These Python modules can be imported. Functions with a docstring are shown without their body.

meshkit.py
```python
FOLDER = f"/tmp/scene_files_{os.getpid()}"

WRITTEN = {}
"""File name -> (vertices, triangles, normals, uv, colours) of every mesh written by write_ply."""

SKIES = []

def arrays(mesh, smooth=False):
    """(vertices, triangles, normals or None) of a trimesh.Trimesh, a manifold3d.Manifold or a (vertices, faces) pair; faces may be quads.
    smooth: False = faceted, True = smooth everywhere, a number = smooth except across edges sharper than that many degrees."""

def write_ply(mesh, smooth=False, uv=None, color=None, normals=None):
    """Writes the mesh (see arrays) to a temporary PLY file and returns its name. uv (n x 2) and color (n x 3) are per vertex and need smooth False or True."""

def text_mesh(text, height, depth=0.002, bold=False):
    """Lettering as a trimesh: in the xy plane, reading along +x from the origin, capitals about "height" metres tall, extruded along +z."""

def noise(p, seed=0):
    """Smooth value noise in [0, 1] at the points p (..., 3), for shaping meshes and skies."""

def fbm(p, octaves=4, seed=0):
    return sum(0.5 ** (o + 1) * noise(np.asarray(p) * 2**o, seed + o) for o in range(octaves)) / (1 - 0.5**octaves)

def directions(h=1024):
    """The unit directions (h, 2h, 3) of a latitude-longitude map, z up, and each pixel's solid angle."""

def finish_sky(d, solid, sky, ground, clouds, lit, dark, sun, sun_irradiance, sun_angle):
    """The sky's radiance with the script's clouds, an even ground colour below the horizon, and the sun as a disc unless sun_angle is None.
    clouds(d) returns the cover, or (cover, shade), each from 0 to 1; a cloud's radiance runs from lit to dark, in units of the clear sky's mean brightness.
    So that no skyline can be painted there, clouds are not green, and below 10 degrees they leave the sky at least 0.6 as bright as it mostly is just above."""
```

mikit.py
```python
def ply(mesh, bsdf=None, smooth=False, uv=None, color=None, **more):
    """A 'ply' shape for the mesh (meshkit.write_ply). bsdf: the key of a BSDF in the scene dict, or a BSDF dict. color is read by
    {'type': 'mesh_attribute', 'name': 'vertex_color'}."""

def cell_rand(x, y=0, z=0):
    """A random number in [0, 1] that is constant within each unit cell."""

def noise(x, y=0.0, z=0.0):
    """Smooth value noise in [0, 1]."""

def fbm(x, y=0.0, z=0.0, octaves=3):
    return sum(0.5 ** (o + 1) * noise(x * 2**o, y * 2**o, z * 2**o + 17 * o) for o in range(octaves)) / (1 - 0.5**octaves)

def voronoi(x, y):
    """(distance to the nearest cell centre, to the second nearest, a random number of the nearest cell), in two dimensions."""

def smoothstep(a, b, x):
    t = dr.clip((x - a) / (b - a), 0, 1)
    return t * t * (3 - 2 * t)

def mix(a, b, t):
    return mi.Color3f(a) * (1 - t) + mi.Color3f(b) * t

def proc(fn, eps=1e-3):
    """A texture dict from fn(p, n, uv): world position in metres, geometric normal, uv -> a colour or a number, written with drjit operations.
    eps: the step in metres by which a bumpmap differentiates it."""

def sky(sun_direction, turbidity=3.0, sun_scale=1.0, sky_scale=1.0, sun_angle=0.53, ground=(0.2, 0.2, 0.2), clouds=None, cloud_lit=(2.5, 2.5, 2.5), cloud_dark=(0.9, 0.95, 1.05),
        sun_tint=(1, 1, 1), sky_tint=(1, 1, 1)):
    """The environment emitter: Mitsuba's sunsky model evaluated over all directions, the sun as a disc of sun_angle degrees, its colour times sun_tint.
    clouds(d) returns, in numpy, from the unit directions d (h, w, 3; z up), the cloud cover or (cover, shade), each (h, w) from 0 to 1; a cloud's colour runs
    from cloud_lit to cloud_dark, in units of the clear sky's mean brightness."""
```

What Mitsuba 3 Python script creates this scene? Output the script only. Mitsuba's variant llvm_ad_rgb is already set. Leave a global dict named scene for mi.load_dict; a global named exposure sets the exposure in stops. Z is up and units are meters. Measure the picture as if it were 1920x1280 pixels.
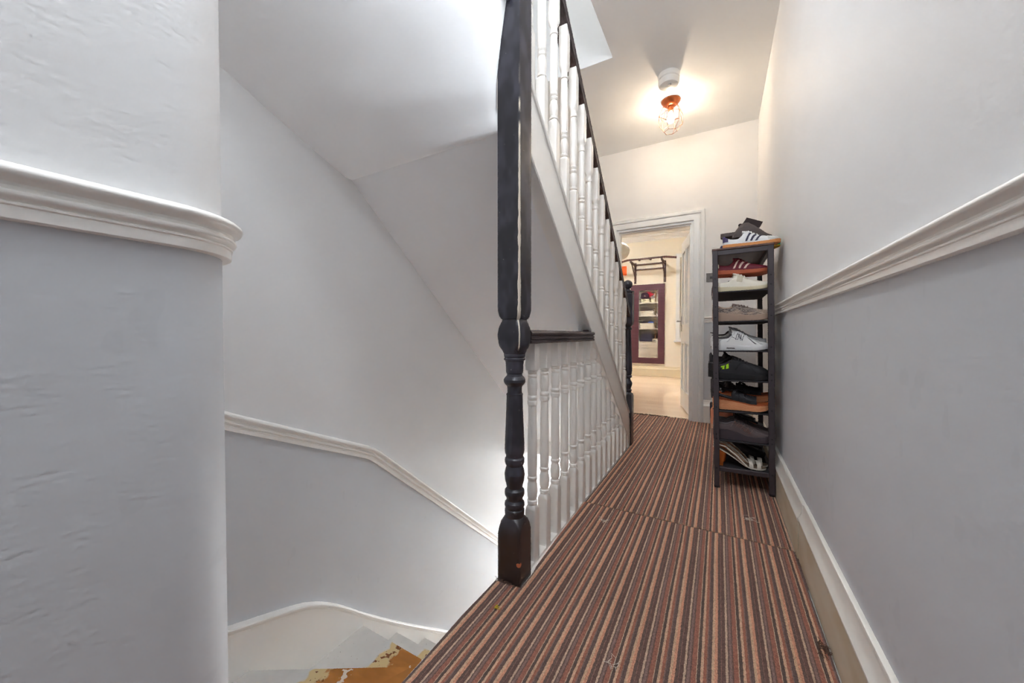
import math, random
import numpy as np, trimesh, mitsuba as mi, drjit as dr
import shapely.geometry as sg
from shapely.ops import unary_union
import mikit, meshkit
from mikit import noise, fbm, smoothstep, mix, proc

# ------------------------------------------------------------------ camera, sky, exposure
T = mi.ScalarTransform4f
scene, labels = {}, {}
CAMH = .88
F = 687.0
PITCH = -math.atan(13 / F); YAW = math.atan(388 * math.cos(PITCH) / F)
_f = [-math.sin(YAW) * math.cos(PITCH), math.cos(YAW) * math.cos(PITCH), math.sin(PITCH)]
scene['camera'] = {'type': 'perspective', 'fov_axis': 'x', 'fov': math.degrees(2 * math.atan(960 / F)), 'near_clip': .02, 'far_clip': 200.0,
                   'to_world': T().look_at(origin=[0, 0, CAMH], target=[_f[0], _f[1], CAMH + _f[2]], up=[0, 0, 1])}
exposure = 0.1
scene['sky'] = mikit.sky([0.5, -0.5, 0.7], turbidity=3.5, sun_scale=0.0, sky_scale=0.1)
scene['sky']['sampling_weight'] = 0.25                                       # the sky is only seen through the far bedroom window
LAMP = {  # radiance per lamp
    'copper': (265, 210, 150), 'landing': (31, 32.6, 34.6), 'hall': (51, 54.5, 58.5), 'upper': (29, 28.8, 28), 'lower': (26, 27, 28), 'lower_far': (200, 204, 208), 'bedroom': (115, 116, 119)}
PICK = {'bedroom': .4, 'upper': .5}                                        # how often the renderer picks a lamp

# ------------------------------------------------------------------ helpers
def rgb(r, g, b):
    """sRGB 0-255 to a linear colour"""
    return [((v / 255) / 12.92 if v / 255 <= .04045 else ((v / 255 + .055) / 1.055) ** 2.4) for v in (r, g, b)]
def C(*a): return {'type': 'rgb', 'value': rgb(*a)}
def mat(key, col, rough=.5, spec=.5, **kw):
    if isinstance(col, tuple): col = C(*col)
    scene['mat_' + key] = {'type': 'twosided', 'b': {'type': 'principled', 'base_color': col, 'roughness': rough, 'specular': spec, **kw}}
    return 'mat_' + key
def matbump(key, col, bump, rough=.5, spec=.5, scale=1.0, eps=1e-3, **kw):
    if isinstance(col, tuple): col = C(*col)
    scene['mat_' + key] = {'type': 'twosided', 'b': {'type': 'bumpmap', 'arbitrary': proc(bump, eps), 'scale': scale,
                           'bsdf': {'type': 'principled', 'base_color': col, 'roughness': rough, 'specular': spec, **kw}}}
    return 'mat_' + key
used = {}
def num(key):
    if key not in used:
        used[key] = 0; return key
    used[key] += 1; return '%s_%03d' % (key, used[key])
def put(name, mesh, m, parent=None, smooth=False, label=None, cat=None, group=None, kind=None, **kw):
    key = num((parent + '__' if parent else '') + name)
    scene[key] = mikit.ply(mesh, m, smooth=smooth, **kw)
    lab(key, label, cat, group, kind)
    return key
def lab(key, label=None, cat=None, group=None, kind=None):
    d = {k: v for k, v in (('label', label), ('category', cat), ('group', group), ('kind', kind)) if v}
    if d: labels[key] = d
    return key
def thing(name, label, cat, group=None, kind=None): return lab(num(name), label, cat, group, kind)
cat_ = trimesh.util.concatenate
def box(x0, x1, y0, y1, z0, z1):
    m = trimesh.creation.box((x1 - x0, y1 - y0, z1 - z0)); m.apply_translation(((x0 + x1) / 2, (y0 + y1) / 2, (z0 + z1) / 2)); return m
def rbox(x0, x1, y0, y1, z0, z1, r=.003):
    pts = [(x, y, z) for x in (x0, x1) for y in (y0, y1) for z in (z0, z1)]
    out = []
    for p in pts:
        for k in range(3):
            q = list(p)
            for j in range(3):
                if j != k: q[j] += r if q[j] == (x0, y0, z0)[j] else -r
            out.append(q)
    return trimesh.convex.convex_hull(np.array(out))
def prism(poly, z0, z1):
    if not hasattr(poly, 'exterior'): poly = sg.Polygon(poly)
    m = trimesh.creation.extrude_polygon(poly, z1 - z0, engine='earcut'); m.apply_translation((0, 0, z0)); return m
def prism_x(pts, x0, x1):
    """polygon in (y, z), extruded along x"""
    m = prism(pts, x0, x1); v = m.vertices.copy(); m.vertices = np.stack([v[:, 2], v[:, 0], v[:, 1]], 1); m.fix_normals(); return m
def prism_y(pts, y0, y1):
    """polygon in (x, z), extruded along y"""
    m = prism(pts, y0, y1); v = m.vertices.copy(); m.vertices = np.stack([v[:, 0], v[:, 2], v[:, 1]], 1); m.fix_normals(); return m
def grid_mesh(g, wrap=False, caps=False):
    """g (rows, cols, 3) -> mesh; wrap joins the last column to the first"""
    g = np.asarray(g, float); R, K = g.shape[:2]
    f = []
    for i in range(R - 1):
        for j in range(K if wrap else K - 1):
            a, b = i * K + j, i * K + (j + 1) % K
            f += [(a, b, b + K), (a, b + K, a + K)]
    v = g.reshape(-1, 3)
    if caps:
        n = len(v); v = np.vstack([v, g[0].mean(0), g[-1].mean(0)])
        for j in range(K):
            f += [(n, (j + 1) % K, j), (n + 1, (R - 1) * K + j, (R - 1) * K + (j + 1) % K)]
    m = trimesh.Trimesh(v, np.array(f), process=False); return m
def solid(g, d):
    """a sheet g (rows, cols, 3) given thickness by the offset vector d"""
    g = np.asarray(g, float); h = g + np.asarray(d)
    ring = np.concatenate([g, h[:, ::-1]], 1)
    m = grid_mesh(ring, wrap=True, caps=False)
    K = ring.shape[1]; n = g.shape[1]; f = list(m.faces)
    for r, flip in ((0, 1), (len(g) - 1, 0)):
        for j in range(n - 1):
            a, b, c_, d_ = r * K + j, r * K + j + 1, r * K + K - 2 - j, r * K + K - 1 - j
            q = [(a, b, c_), (a, c_, d_)]
            f += [t[::-1] for t in q] if flip else q
    m = trimesh.Trimesh(m.vertices, np.array(f), process=False); m.fix_normals(); return m
def sweep(profile, pts, outs, ups):
    """closed profile [(out, up)] along pts"""
    p = np.asarray(pts, float); o = np.asarray(outs, float); u = np.asarray(ups, float); pr = np.asarray(profile, float)
    g = p[:, None] + pr[None, :, :1] * o[:, None] + pr[None, :, 1:] * u[:, None]
    m = grid_mesh(g, wrap=True)
    tri = prism(sg.Polygon(pr), 0, 1)
    f = list(m.faces); K = len(pr)
    import mapbox_earcut as me
    e = me.triangulate_float64(pr, np.array([K], dtype=np.uint32)).reshape(-1, 3)
    for t in e: f += [tuple(t), tuple((len(p) - 1) * K + t[::-1])]
    m = trimesh.Trimesh(m.vertices, np.array(f), process=False); m.fix_normals(); return m
def lathe_sq(rows, n=32, cx=0, cy=0):
    """rows (z, half width, squareness: 2 round .. 12 square): a turned post with square blocks"""
    a = (np.arange(n) + .5) / n * 2 * np.pi if False else np.arange(n) / n * 2 * np.pi
    g = []
    for z, r, p in rows:
        R = r / (np.abs(np.cos(a)) ** p + np.abs(np.sin(a)) ** p) ** (1 / p)
        g.append(np.stack([cx + R * np.cos(a), cy + R * np.sin(a), np.full(n, z)], 1))
    m = grid_mesh(np.array(g), wrap=True, caps=True); m.fix_normals(); return m
def tube(pts, r, n=8, closed=False):
    p = np.asarray(pts, float)
    t = np.gradient(p, axis=0); t /= np.linalg.norm(t, axis=1, keepdims=True) + 1e-12
    ref = np.array([0, 0, 1.0]) if abs(t[:, 2]).mean() < .8 else np.array([1.0, 0, 0])
    a = np.cross(t, ref); a /= np.linalg.norm(a, axis=1, keepdims=True) + 1e-12
    b = np.cross(t, a); th = np.arange(n) / n * 2 * np.pi
    rr = np.broadcast_to(r, (len(p),))
    g = p[:, None] + rr[:, None, None] * (np.cos(th)[None, :, None] * a[:, None] + np.sin(th)[None, :, None] * b[:, None])
    m = grid_mesh(g, wrap=True, caps=True); m.fix_normals(); return m
def sphere(c, r, sub=3, sc=(1, 1, 1)):
    m = trimesh.creation.icosphere(subdivisions=sub, radius=r); m.apply_scale(sc); m.apply_translation(c); return m
def cyl(p0, p1, r, n=20): return tube([p0, p1], r, n)
def lathe(prof, c, n=40):
    """prof [(radius, z)] about a vertical axis at c"""
    a = np.arange(n) / n * 2 * np.pi
    g = np.array([[(c[0] + r * math.cos(t), c[1] + r * math.sin(t), c[2] + z) for t in a] for r, z in prof])
    m = grid_mesh(g, wrap=True, caps=True); m.fix_normals(); return m

# ------------------------------------------------------------------ paints and surfaces
WHITE, GREY, CREAM = rgb(226, 226, 226), rgb(200, 203, 207), rgb(240, 228, 204)
def plaster(p, n, uv): return .0022 * fbm(p.x * 9, p.y * 9, p.z * 9, 3) + .0004 * noise(p.x * 70, p.y * 70, p.z * 210) + .0003 * noise(p.x * 260, p.y * 260, p.z * 330)
def stain(p): return .965 + .07 * fbm(p.x * 3.1, p.y * 3.1, p.z * 3.1, 3)
def scuff(p):
    a = smoothstep(.71, .76, fbm(p.y * 26 + p.x * 26, p.z * 15, p.x * 3, 3))
    return 1 - .035 * a
def two_tone(p, n, uv):
    lo = mi.Color3f(GREY) * (stain(p) * scuff(p)); hi = mi.Color3f(WHITE) * stain(p)
    return dr.select(p.z < 1.02, lo, hi)
ST_Y, ST_Z = [.2955, .6205, 1.2137, 3.4], [.735, .566, .290, -1.60]      # dado line on the stairwell wall
def stair_dado_z(y):
    z = mi.Float(ST_Z[-1])
    for (a, b, c_, d_) in reversed(list(zip(ST_Y[:-1], ST_Y[1:], ST_Z[:-1], ST_Z[1:]))):
        z = dr.select(y < b, c_ + (y - a) / (b - a) * (d_ - c_), z)
    return z
def stair_two_tone(p, n, uv):
    lo = mi.Color3f(GREY) * (stain(p) * scuff(p)); hi = mi.Color3f(WHITE) * stain(p)
    return dr.select(p.z < stair_dado_z(p.y), lo, hi)
matbump('wall', proc(two_tone), plaster, rough=.55, spec=.35)
matbump('wall_stair', proc(stair_two_tone), plaster, rough=.5, spec=.4)
matbump('ceiling', (234, 236, 237), plaster, rough=.65, spec=.25)
matbump('soffit', (238, 239, 240), lambda p, n, uv: .006 * fbm(p.x * 4, p.y * 4, p.z * 4, 3) + .0003 * noise(p.x * 110, p.y * 110, p.z * 110), rough=.42, spec=.45)
mat('bedroom_wall', (242, 235, 219), .7, .2)
mat('bedroom_ceiling', (240, 241, 241), .7, .2)
mat('gloss_white', proc(lambda p, n, uv: mi.Color3f(rgb(243, 241, 236)) * (.97 + .04 * fbm(p.x * 9, p.y * 9, p.z * 9, 2))), .28, .5)
mat('string_white', (246, 245, 241), .3, .5)  # whiter than the other gloss trim, standing in for stronger light on the string
mat('door_white', (232, 234, 234), .35, .5)
def baluster_col(p, n, uv):
    g = fbm(p.x * 30, p.y * 30, p.z * 14, 3)
    return mi.Color3f(rgb(243, 240, 234)) * (.97 + .05 * g)
mat('baluster', proc(baluster_col), .33, .5)
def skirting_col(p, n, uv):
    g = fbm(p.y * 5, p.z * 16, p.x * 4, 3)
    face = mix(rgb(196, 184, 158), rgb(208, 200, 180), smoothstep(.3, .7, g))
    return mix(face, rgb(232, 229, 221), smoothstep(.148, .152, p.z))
mat('skirting', proc(skirting_col), .35, .5)
mat('cream_skirting', (238, 224, 192), .4, .4)
NX, NY = -.643, 1.158                                                      # near newel
def black_paint(p, n, uv):
    g = fbm(p.x * 22, p.y * 22, p.z * 9, 3)
    base = mix(rgb(34, 33, 38), rgb(56, 55, 64), smoothstep(.35, .75, g))
    brown = mix(base, rgb(48, 34, 28), .75 * (1 - smoothstep(.12, .3, p.z)))
    chip = smoothstep(.86, .89, fbm(p.x * 190, p.y * 190, p.z * 90, 2)) * .4
    return mix(brown, rgb(180, 175, 165), chip)
def newel_paint(p, n, uv):
    d = .7 * dr.abs((p.x - NX) + (p.y - NY))
    j = (.45 + .55 * smoothstep(.925, .94, p.z)) * (.0022 + .0045 * fbm(p.z * 34, 2.0, 3.0, 3) * smoothstep(1.95, 1.0, p.z))
    worn = smoothstep(j + .0008, j, d) * smoothstep(.82, .84, p.z) * smoothstep(1.75, 1.45, p.z + .5 * (noise(p.z * 24, 7.0, 1.0) - .5))
    nick = smoothstep(1.1, .9, dr.sqrt(dr.square((p.z - .072) / .0075) + dr.square((p.x - NX - p.y + NY - .084) / .0075)))
    return mix(mix(black_paint(p, n, uv), rgb(222, 212, 196), worn), rgb(206, 120, 84), nick * .9)
def wood_bump(p, n, uv): return .0006 * fbm(p.x * 60, p.y * 60, p.z * 7, 3)
matbump('black_newel', proc(newel_paint), wood_bump, .30, .5)
matbump('black_wood', proc(black_paint), wood_bump, .24, .5)
mat('black_rail', proc(lambda p, n, uv: mix(rgb(40, 34, 35), rgb(66, 55, 56), smoothstep(.35, .7, fbm(p.x * 70, p.y * 8, p.z * 40, 3)))), .22, .5)
# striped carpet: one repeat of the stripes, as (end of stripe, sRGB)
REP = .0963
STRIPES = [(45, (200, 166, 138)), (95, (196, 142, 116)), (150, (86, 72, 67)), (158, (142, 104, 94)), (225, (88, 69, 64)), (262, (192, 167, 145)), (285, (92, 76, 70)),
           (325, (124, 104, 99)), (350, (98, 75, 69)), (425, (142, 93, 78)), (440, (182, 158, 138)), (495, (74, 65, 61)), (540, (196, 162, 136)), (590, (146, 94, 76)),
           (610, (118, 97, 92)), (670, (84, 72, 69))]
def carpet_fn(phase, wob):
    def fn(p, n, uv):
        salt = mi.Color3f(rgb(134, 98, 86)) * (.6 + .8 * noise(p.x * 390, p.y * 310, 8.0))
        x = p.x + .0022 * (noise(p.x * 14, p.y * wob, phase) - .5) + .0016 * (noise(p.x * 300, p.y * 260, 1.0) - .5)
        t = (x - phase) / REP
        t = (t - dr.floor(t)) * 670
        col = mi.Color3f(rgb(*STRIPES[-1][1]))
        for e, cc in reversed(STRIPES[:-1]): col = dr.select(t < e, mi.Color3f(rgb(*cc)), col)
        tuft = .70 + .60 * noise(p.x * 520, p.y * 420, 3.0)
        wear = 1 + .16 * (fbm(p.x * 5, p.y * 4, 0, 3) - .5)
        return (col * .84 + salt * .16) * (tuft * wear * 1.12)
    return fn
def carpet_bump(p, n, uv): return .0014 * noise(p.x * 420, p.y * 300, 3.0) + .0012 * dr.sin(p.x * 2 * np.pi / (REP / 9))
matbump('carpet_near', proc(carpet_fn(-.1047, 3.0)), carpet_bump, .95, .05, sheen=.3)
matbump('carpet_far', proc(carpet_fn(-.0930, 2.0)), carpet_bump, .95, .05, sheen=.3)
def stair_paint(p, n, uv):
    w = .035 * (fbm(p.x * 24, p.y * 24, p.z * 30, 4) - .5) * 2
    t = p.x + 1.275 + w
    dirt = .90 + .12 * fbm(p.x * 30, p.y * 30, p.z * 30, 3)
    white = mi.Color3f(rgb(216, 214, 209)) * dirt
    spk = smoothstep(.80, .83, fbm(p.x * 150, p.y * 150, p.z * 150, 2))
    white = mix(white, rgb(120, 100, 84), spk * .7)
    brown = mix(rgb(150, 92, 36), rgb(188, 124, 56), fbm(p.x * 12, p.y * 30, 3.0, 3))
    brown = mix(brown, rgb(226, 214, 196), smoothstep(.70, .73, fbm(p.x * 34, p.y * 34, 9.0, 3)) * .9)
    glue = mix(rgb(214, 190, 140), rgb(120, 70, 34), smoothstep(.58, .64, fbm(p.x * 60, p.y * 60, p.z * 40, 3)))
    c = mix(white, glue, smoothstep(.0, .012, t))
    return mix(c, brown, smoothstep(.055, .075, t + .05 * (fbm(p.x * 40, p.y * 40, 2.0, 3) - .5)))
mat('stair_paint', proc(stair_paint), .45, .4)
mat('copper', (184, 104, 66), .25, .5, metallic=.9)
mat('white_plastic', (236, 235, 232), .4, .4)
mat('grey_plastic', (150, 150, 150), .5, .4)
mat('steel', (104, 101, 99), .45, .4, metallic=.3)
mat('satin_chrome', (168, 168, 172), .3, .5, metallic=1.0)
mat('rack_black', (55, 48, 52), .42, .5)
mat('rack_shelf', (38, 36, 39), .7, .3)
mat('screw', (26, 24, 27), .4, .5)
mat('plum', proc(lambda p, n, uv: mix(rgb(74, 42, 52), rgb(92, 56, 66), fbm(p.x * 6, p.y * 6, p.z * 30, 3))), .4, .4)
scene['mat_mirror'] = {'type': 'twosided', 'b': {'type': 'conductor', 'material': 'Ag', 'specular_reflectance': {'type': 'rgb', 'value': [.95, .95, .95]}}}
scene['mat_pane'] = {'type': 'thindielectric', 'int_ior': 1.5}
mat('iron', (70, 46, 42), .4, .5)
mat('grip', proc(lambda p, n, uv: mix(rgb(52, 34, 32), rgb(126, 92, 82), smoothstep(.4, .6, dr.sin(p.x * 190) * .5 + .5))), .8, .2)
def laminate(p, n, uv):
    k = dr.floor(p.y / .19); t = p.y / .19 - k
    r = mikit.cell_rand(k, dr.floor((p.x + mikit.cell_rand(k, 1, 1) * 1.2) / 1.2), 2)
    g = fbm(p.x * 2.5, p.y * 60, r * 9, 3)
    c = mix(rgb(210, 182, 156), rgb(230, 206, 182), .5 * g + .5 * r)
    return c * (1 - .25 * smoothstep(.97, .995, t))
mat('laminate', proc(laminate), .22, .5)
for k, v in LAMP.items():
    scene['mat_opal_' + k] = {'type': 'twosided', 'b': {'type': 'diffuse', 'reflectance': {'type': 'rgb', 'value': [.8, .8, .78]}}}
def lamp(name, mesh, key, parent=None, **kw):
    k = put(name, mesh, 'mat_opal_' + key, parent, True, **kw)
    scene[k]['emitter'] = {'type': 'area', 'sampling_weight': PICK.get(key, 1.0), 'radiance': {'type': 'rgb', 'value': list(map(float, LAMP[key]))}}
    return k

mat('lower_floor', (220, 210, 196), .4, .4)  # pale, so the unseen lower hall bounces light up the stairs

# ------------------------------------------------------------------ the house
ZC, YE, XR, XL, XS, YB = 2.89, 4.14, .303, -.648, -1.5, .2955
put('wall_right', box(XR, XR + .15, -2.6, YE + .13, -.3, 5.2), 'mat_wall', kind='structure')
r_ = .09
arc = [(XL - r_ + r_ * math.cos(t), YB - r_ + r_ * math.sin(t)) for t in np.linspace(0, np.pi / 2, 17)]
put('wall_left', prism([(XL - .15, -2.6), (XL, -2.6)] + arc + [(XS, YB), (XS, YB - .13), (XL - .15, YB - .13)], -2.85, 5.2), 'mat_wall', smooth=30, kind='structure')
put('wall_back', box(XL - .15, XR + .15, -2.75, -2.6, -.3, 3.0), 'mat_wall', kind='structure')
put('wall_stairwell', box(XS - .15, XS, YB - .13, YE + .13, -2.85, 5.2), 'mat_wall_stair', kind='structure')
DX0, DX1, DZ = -1.0, -.232, 2.03
we = sg.Polygon([(XS, -.3), (XR, -.3), (XR, ZC), (XS, ZC)]).difference(sg.box(DX0, -.01, DX1, DZ))
put('wall_end', prism_y(we, YE, YE + .13), 'mat_wall', kind='structure')
put('ceiling', prism(unary_union([sg.box(-.69, -2.6, XR, YE), sg.box(XS, 2.71, -.69, YE)]), ZC, ZC + .28), 'mat_ceiling', kind='structure')
put('wall_upper', box(XS, XR, 2.71, 2.83, ZC + .28, 5.2), 'mat_ceiling', kind='structure')
put('ceiling_upper', box(XS - .1, XR + .1, YB - .15, 2.9, 5.2, 5.3), 'mat_ceiling', kind='structure')
put('wall_upper_back', box(XL, XR, -.1, .02, ZC + .28, 5.2), 'mat_ceiling', kind='structure')
fl = unary_union([sg.box(-.675, -2.6, XR, YE + .13), sg.box(XS, 3.12, XR, YE + .13)])
put('floor', prism(fl.difference(sg.box(-3, YE + .06, 3, 9)), -.25, -.009), 'mat_gloss_white', kind='structure')
put('floor_lower', box(XS, -.5, YB, 7, -2.95, -2.85), 'mat_lower_floor', kind='structure')
put('wall_lower_side', box(-.66, -.56, YB, 7, -2.85, -.25), 'mat_ceiling', kind='structure')  # unseen lower hall walls, kept white to bounce light up the stairwell
put('wall_lower_end', box(XS, -.56, 7, 7.1, -2.85, -.2), 'mat_ceiling', kind='structure')
put('wall_lower_stairwell', box(XS - .15, XS, YE + .13, 7.1, -2.85, -.2), 'mat_ceiling', kind='structure')
put('ceiling_lower', box(XS, -.56, YE + .13, 7.1, -.25, -.2), 'mat_ceiling', kind='structure')
# underside of the upper flight, turning into the winder soffit
SL = .861
def sof(y): return 1.588 - SL * (y - 1.150)
inner, outer = [], []
for y in np.linspace(3.28, 1.135, 12): inner.append((-.662, y, sof(y))); outer.append((XS, y, sof(y)))
wi = [(-.662, 1.128, 1.60), (-.700, 1.120, 1.66), (-.694, 1.1085, 1.745), (-.672, 1.1085, 1.90), (-.648, 1.1085, 2.04), (-.625, 1.1085, 2.2), (-.60, 1.1085, 2.4), (-.60, 1.05, 2.6)]
wo = [(XS, 1.10, 1.602), (XS, .98, 1.648), (XS, .80, 1.722), (XS, .62, 1.80), (XS, .45, 1.875), (XS, YB, 1.945), (-1.2, YB, 2.06), (-.66, YB, 2.3)]
def resample(a, k):
    a = np.array(a, float); d = np.r_[0, np.cumsum(np.linalg.norm(np.diff(a, axis=0), axis=1))]
    return np.stack([np.interp(np.linspace(0, d[-1], k), d, a[:, i]) for i in range(3)], 1)
tt = np.linspace(0, 1, 29)
def par(a): a = np.array(a, float); return np.stack([np.interp(tt * (len(a) - 1), np.arange(len(a)), a[:, i]) for i in range(3)], 1)
I, O_ = np.vstack([inner, par(wi)]), np.vstack([outer, par(wo)])
u = np.linspace(0, 1, 25)[None, :, None]
put('ceiling_stair', solid(I[:, None] * (1 - u) + O_[:, None] * u, (0, .012, .03)), 'mat_soffit', smooth=35, kind='structure')

# skirtings and dado rails
DADO = [(0, .060), (.007, .0592), (.014, .0578), (.0225, .0550), (.0272, .0510), (.0280, .0468), (.0262, .0428), (.0215, .0402), (.0160, .0372), (.0148, .0340), (.0160, .0312),
        (.0190, .0290), (.0196, .0258), (.0182, .0226), (.0142, .0204), (.0126, .0186), (.0146, .0170), (.0146, .0150), (.0124, .0138), (.0124, .0010), (.0112, 0), (0, 0)]
ZD = .999
put('trim', sweep(DADO, [(XR, -2.6, ZD - .002), (XR, YE, ZD - .002)], [(-1, 0, 0)] * 2, [(0, 0, 1)] * 2), 'mat_gloss_white', smooth=40, kind='structure')
lp, lo = [(XL, -2.6, ZD)], [(1, 0, 0)]
for t in np.linspace(0, np.pi / 2, 13):
    lp.append((XL - r_ + r_ * math.cos(t), YB - r_ + r_ * math.sin(t), ZD)); lo.append((math.cos(t), math.sin(t), 0))
lp.append((XL - .2, YB, ZD)); lo.append((0, 1, 0))
put('trim', sweep(DADO, lp, lo, [(0, 0, 1)] * len(lp)), 'mat_gloss_white', smooth=40, kind='structure')
sp = np.array([(XS, y, z - .022) for y, z in zip(ST_Y, ST_Z)]); sp[0, 1] -= .0
sp = np.vstack([sp[:2], sp[2] + (sp[1] - sp[2]) * .045, sp[2] + (0, 0, -.003), sp[2] + (sp[3] - sp[2]) * .02, sp[3:]])
tg = np.gradient(sp, axis=0); tg /= np.linalg.norm(tg, axis=1, keepdims=True)
upv = np.stack([tg[:, 0] * 0, -tg[:, 2], tg[:, 1]], 1)
put('trim', sweep(DADO, sp, [(1, 0, 0)] * len(sp), upv), 'mat_gloss_white', smooth=40, kind='structure')
for x0, x1 in ((XS, -1.12), (-.13, XR)):
    put('trim', sweep(DADO, [(x0, YE, ZD), (x1, YE, ZD)], [(0, -1, 0)] * 2, [(0, 0, 1)] * 2), 'mat_gloss_white', smooth=40, kind='structure')
def SK(t, h): return [(0, 0), (t, 0), (t, h - .068), (t + .003, h - .066), (t + .004, h - .058), (t + .001, h - .053), (t - .004, h - .046), (t - .008, h - .034), (t - .010, h - .022), (t - .012, h - .016), (t - .011, h - .010), (t - .013, h - .003), (t - .018, h), (0, h)]
put('baseboard_right', sweep(SK(.027, .219), [(XR, 1.785, 0), (XR, YE, 0)], [(-1, 0, 0)] * 2, [(0, 0, 1)] * 2), 'mat_skirting', smooth=35, kind='structure')
put('baseboard_right', sweep(SK(.024, .222), [(XR, -2.6, 0), (XR, 1.782, 0)], [(-1, 0, 0)] * 2, [(0, 0, 1)] * 2), 'mat_skirting', smooth=35, kind='structure')
put('baseboard_end', sweep(SK(.024, .225), [(-.13, YE, 0), (XR, YE, 0)], [(0, -1, 0)] * 2, [(0, 0, 1)] * 2), 'mat_gloss_white', smooth=35, kind='structure')

# ------------------------------------------------------------------ lower staircase
st = thing('staircase', 'winding painted staircase going down from the landing, treads bare brown in the middle', 'staircase')
wx = XS + .03
zs = [-.167, -.336, -.512]
top_z = [(YB, -.03), (.45, -.085), (.613, -.149), (.75, -.192), (.888, -.241), (1.0, -.312), (1.09, -.392), (1.1756, -.4746), (1.9, -1.093), (4.2, -3.0)]
ty, tz = zip(*top_z)
yy = np.linspace(YB, 4.0, 70)
from scipy.interpolate import PchipInterpolator
zz = PchipInterpolator(ty, tz)(yy)
put('wall_string', prism_x(np.vstack([np.stack([yy, zz], 1), np.stack([yy, zz - .75], 1)[::-1]]), XS, wx), 'mat_string_white', st)
cap = np.stack([np.full_like(yy, wx), yy, zz], 1)
ct = np.gradient(cap, axis=0); ct /= np.linalg.norm(ct, axis=1, keepdims=True)
put('string_moulding', sweep([(-.03, .002), (.003, .002), (.007, -.001), (.007, -.007), (.003, -.010), (.003, -.013), (0, -.016), (-.03, -.016)], cap, [(1, 0, 0)] * len(cap), np.stack([ct[:, 0] * 0, -ct[:, 2], ct[:, 1]], 1)), 'mat_gloss_white', st, smooth=35)
N0 = np.array([-.69, 1.135])
nz = np.array([-1.09, YB]); na = np.array([wx, .668])
polys = [[(-.675, YB), (-.675, 1.14), tuple(N0), tuple(nz)],
         [tuple(nz + (.02, 0)), tuple(N0 + (.01, 0)), tuple(N0), tuple(na), (wx, YB)],
         [tuple(na - (0, .03)), tuple(N0 - (0, .02)), (-.675, 1.155), (wx, 1.155)]]
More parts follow.
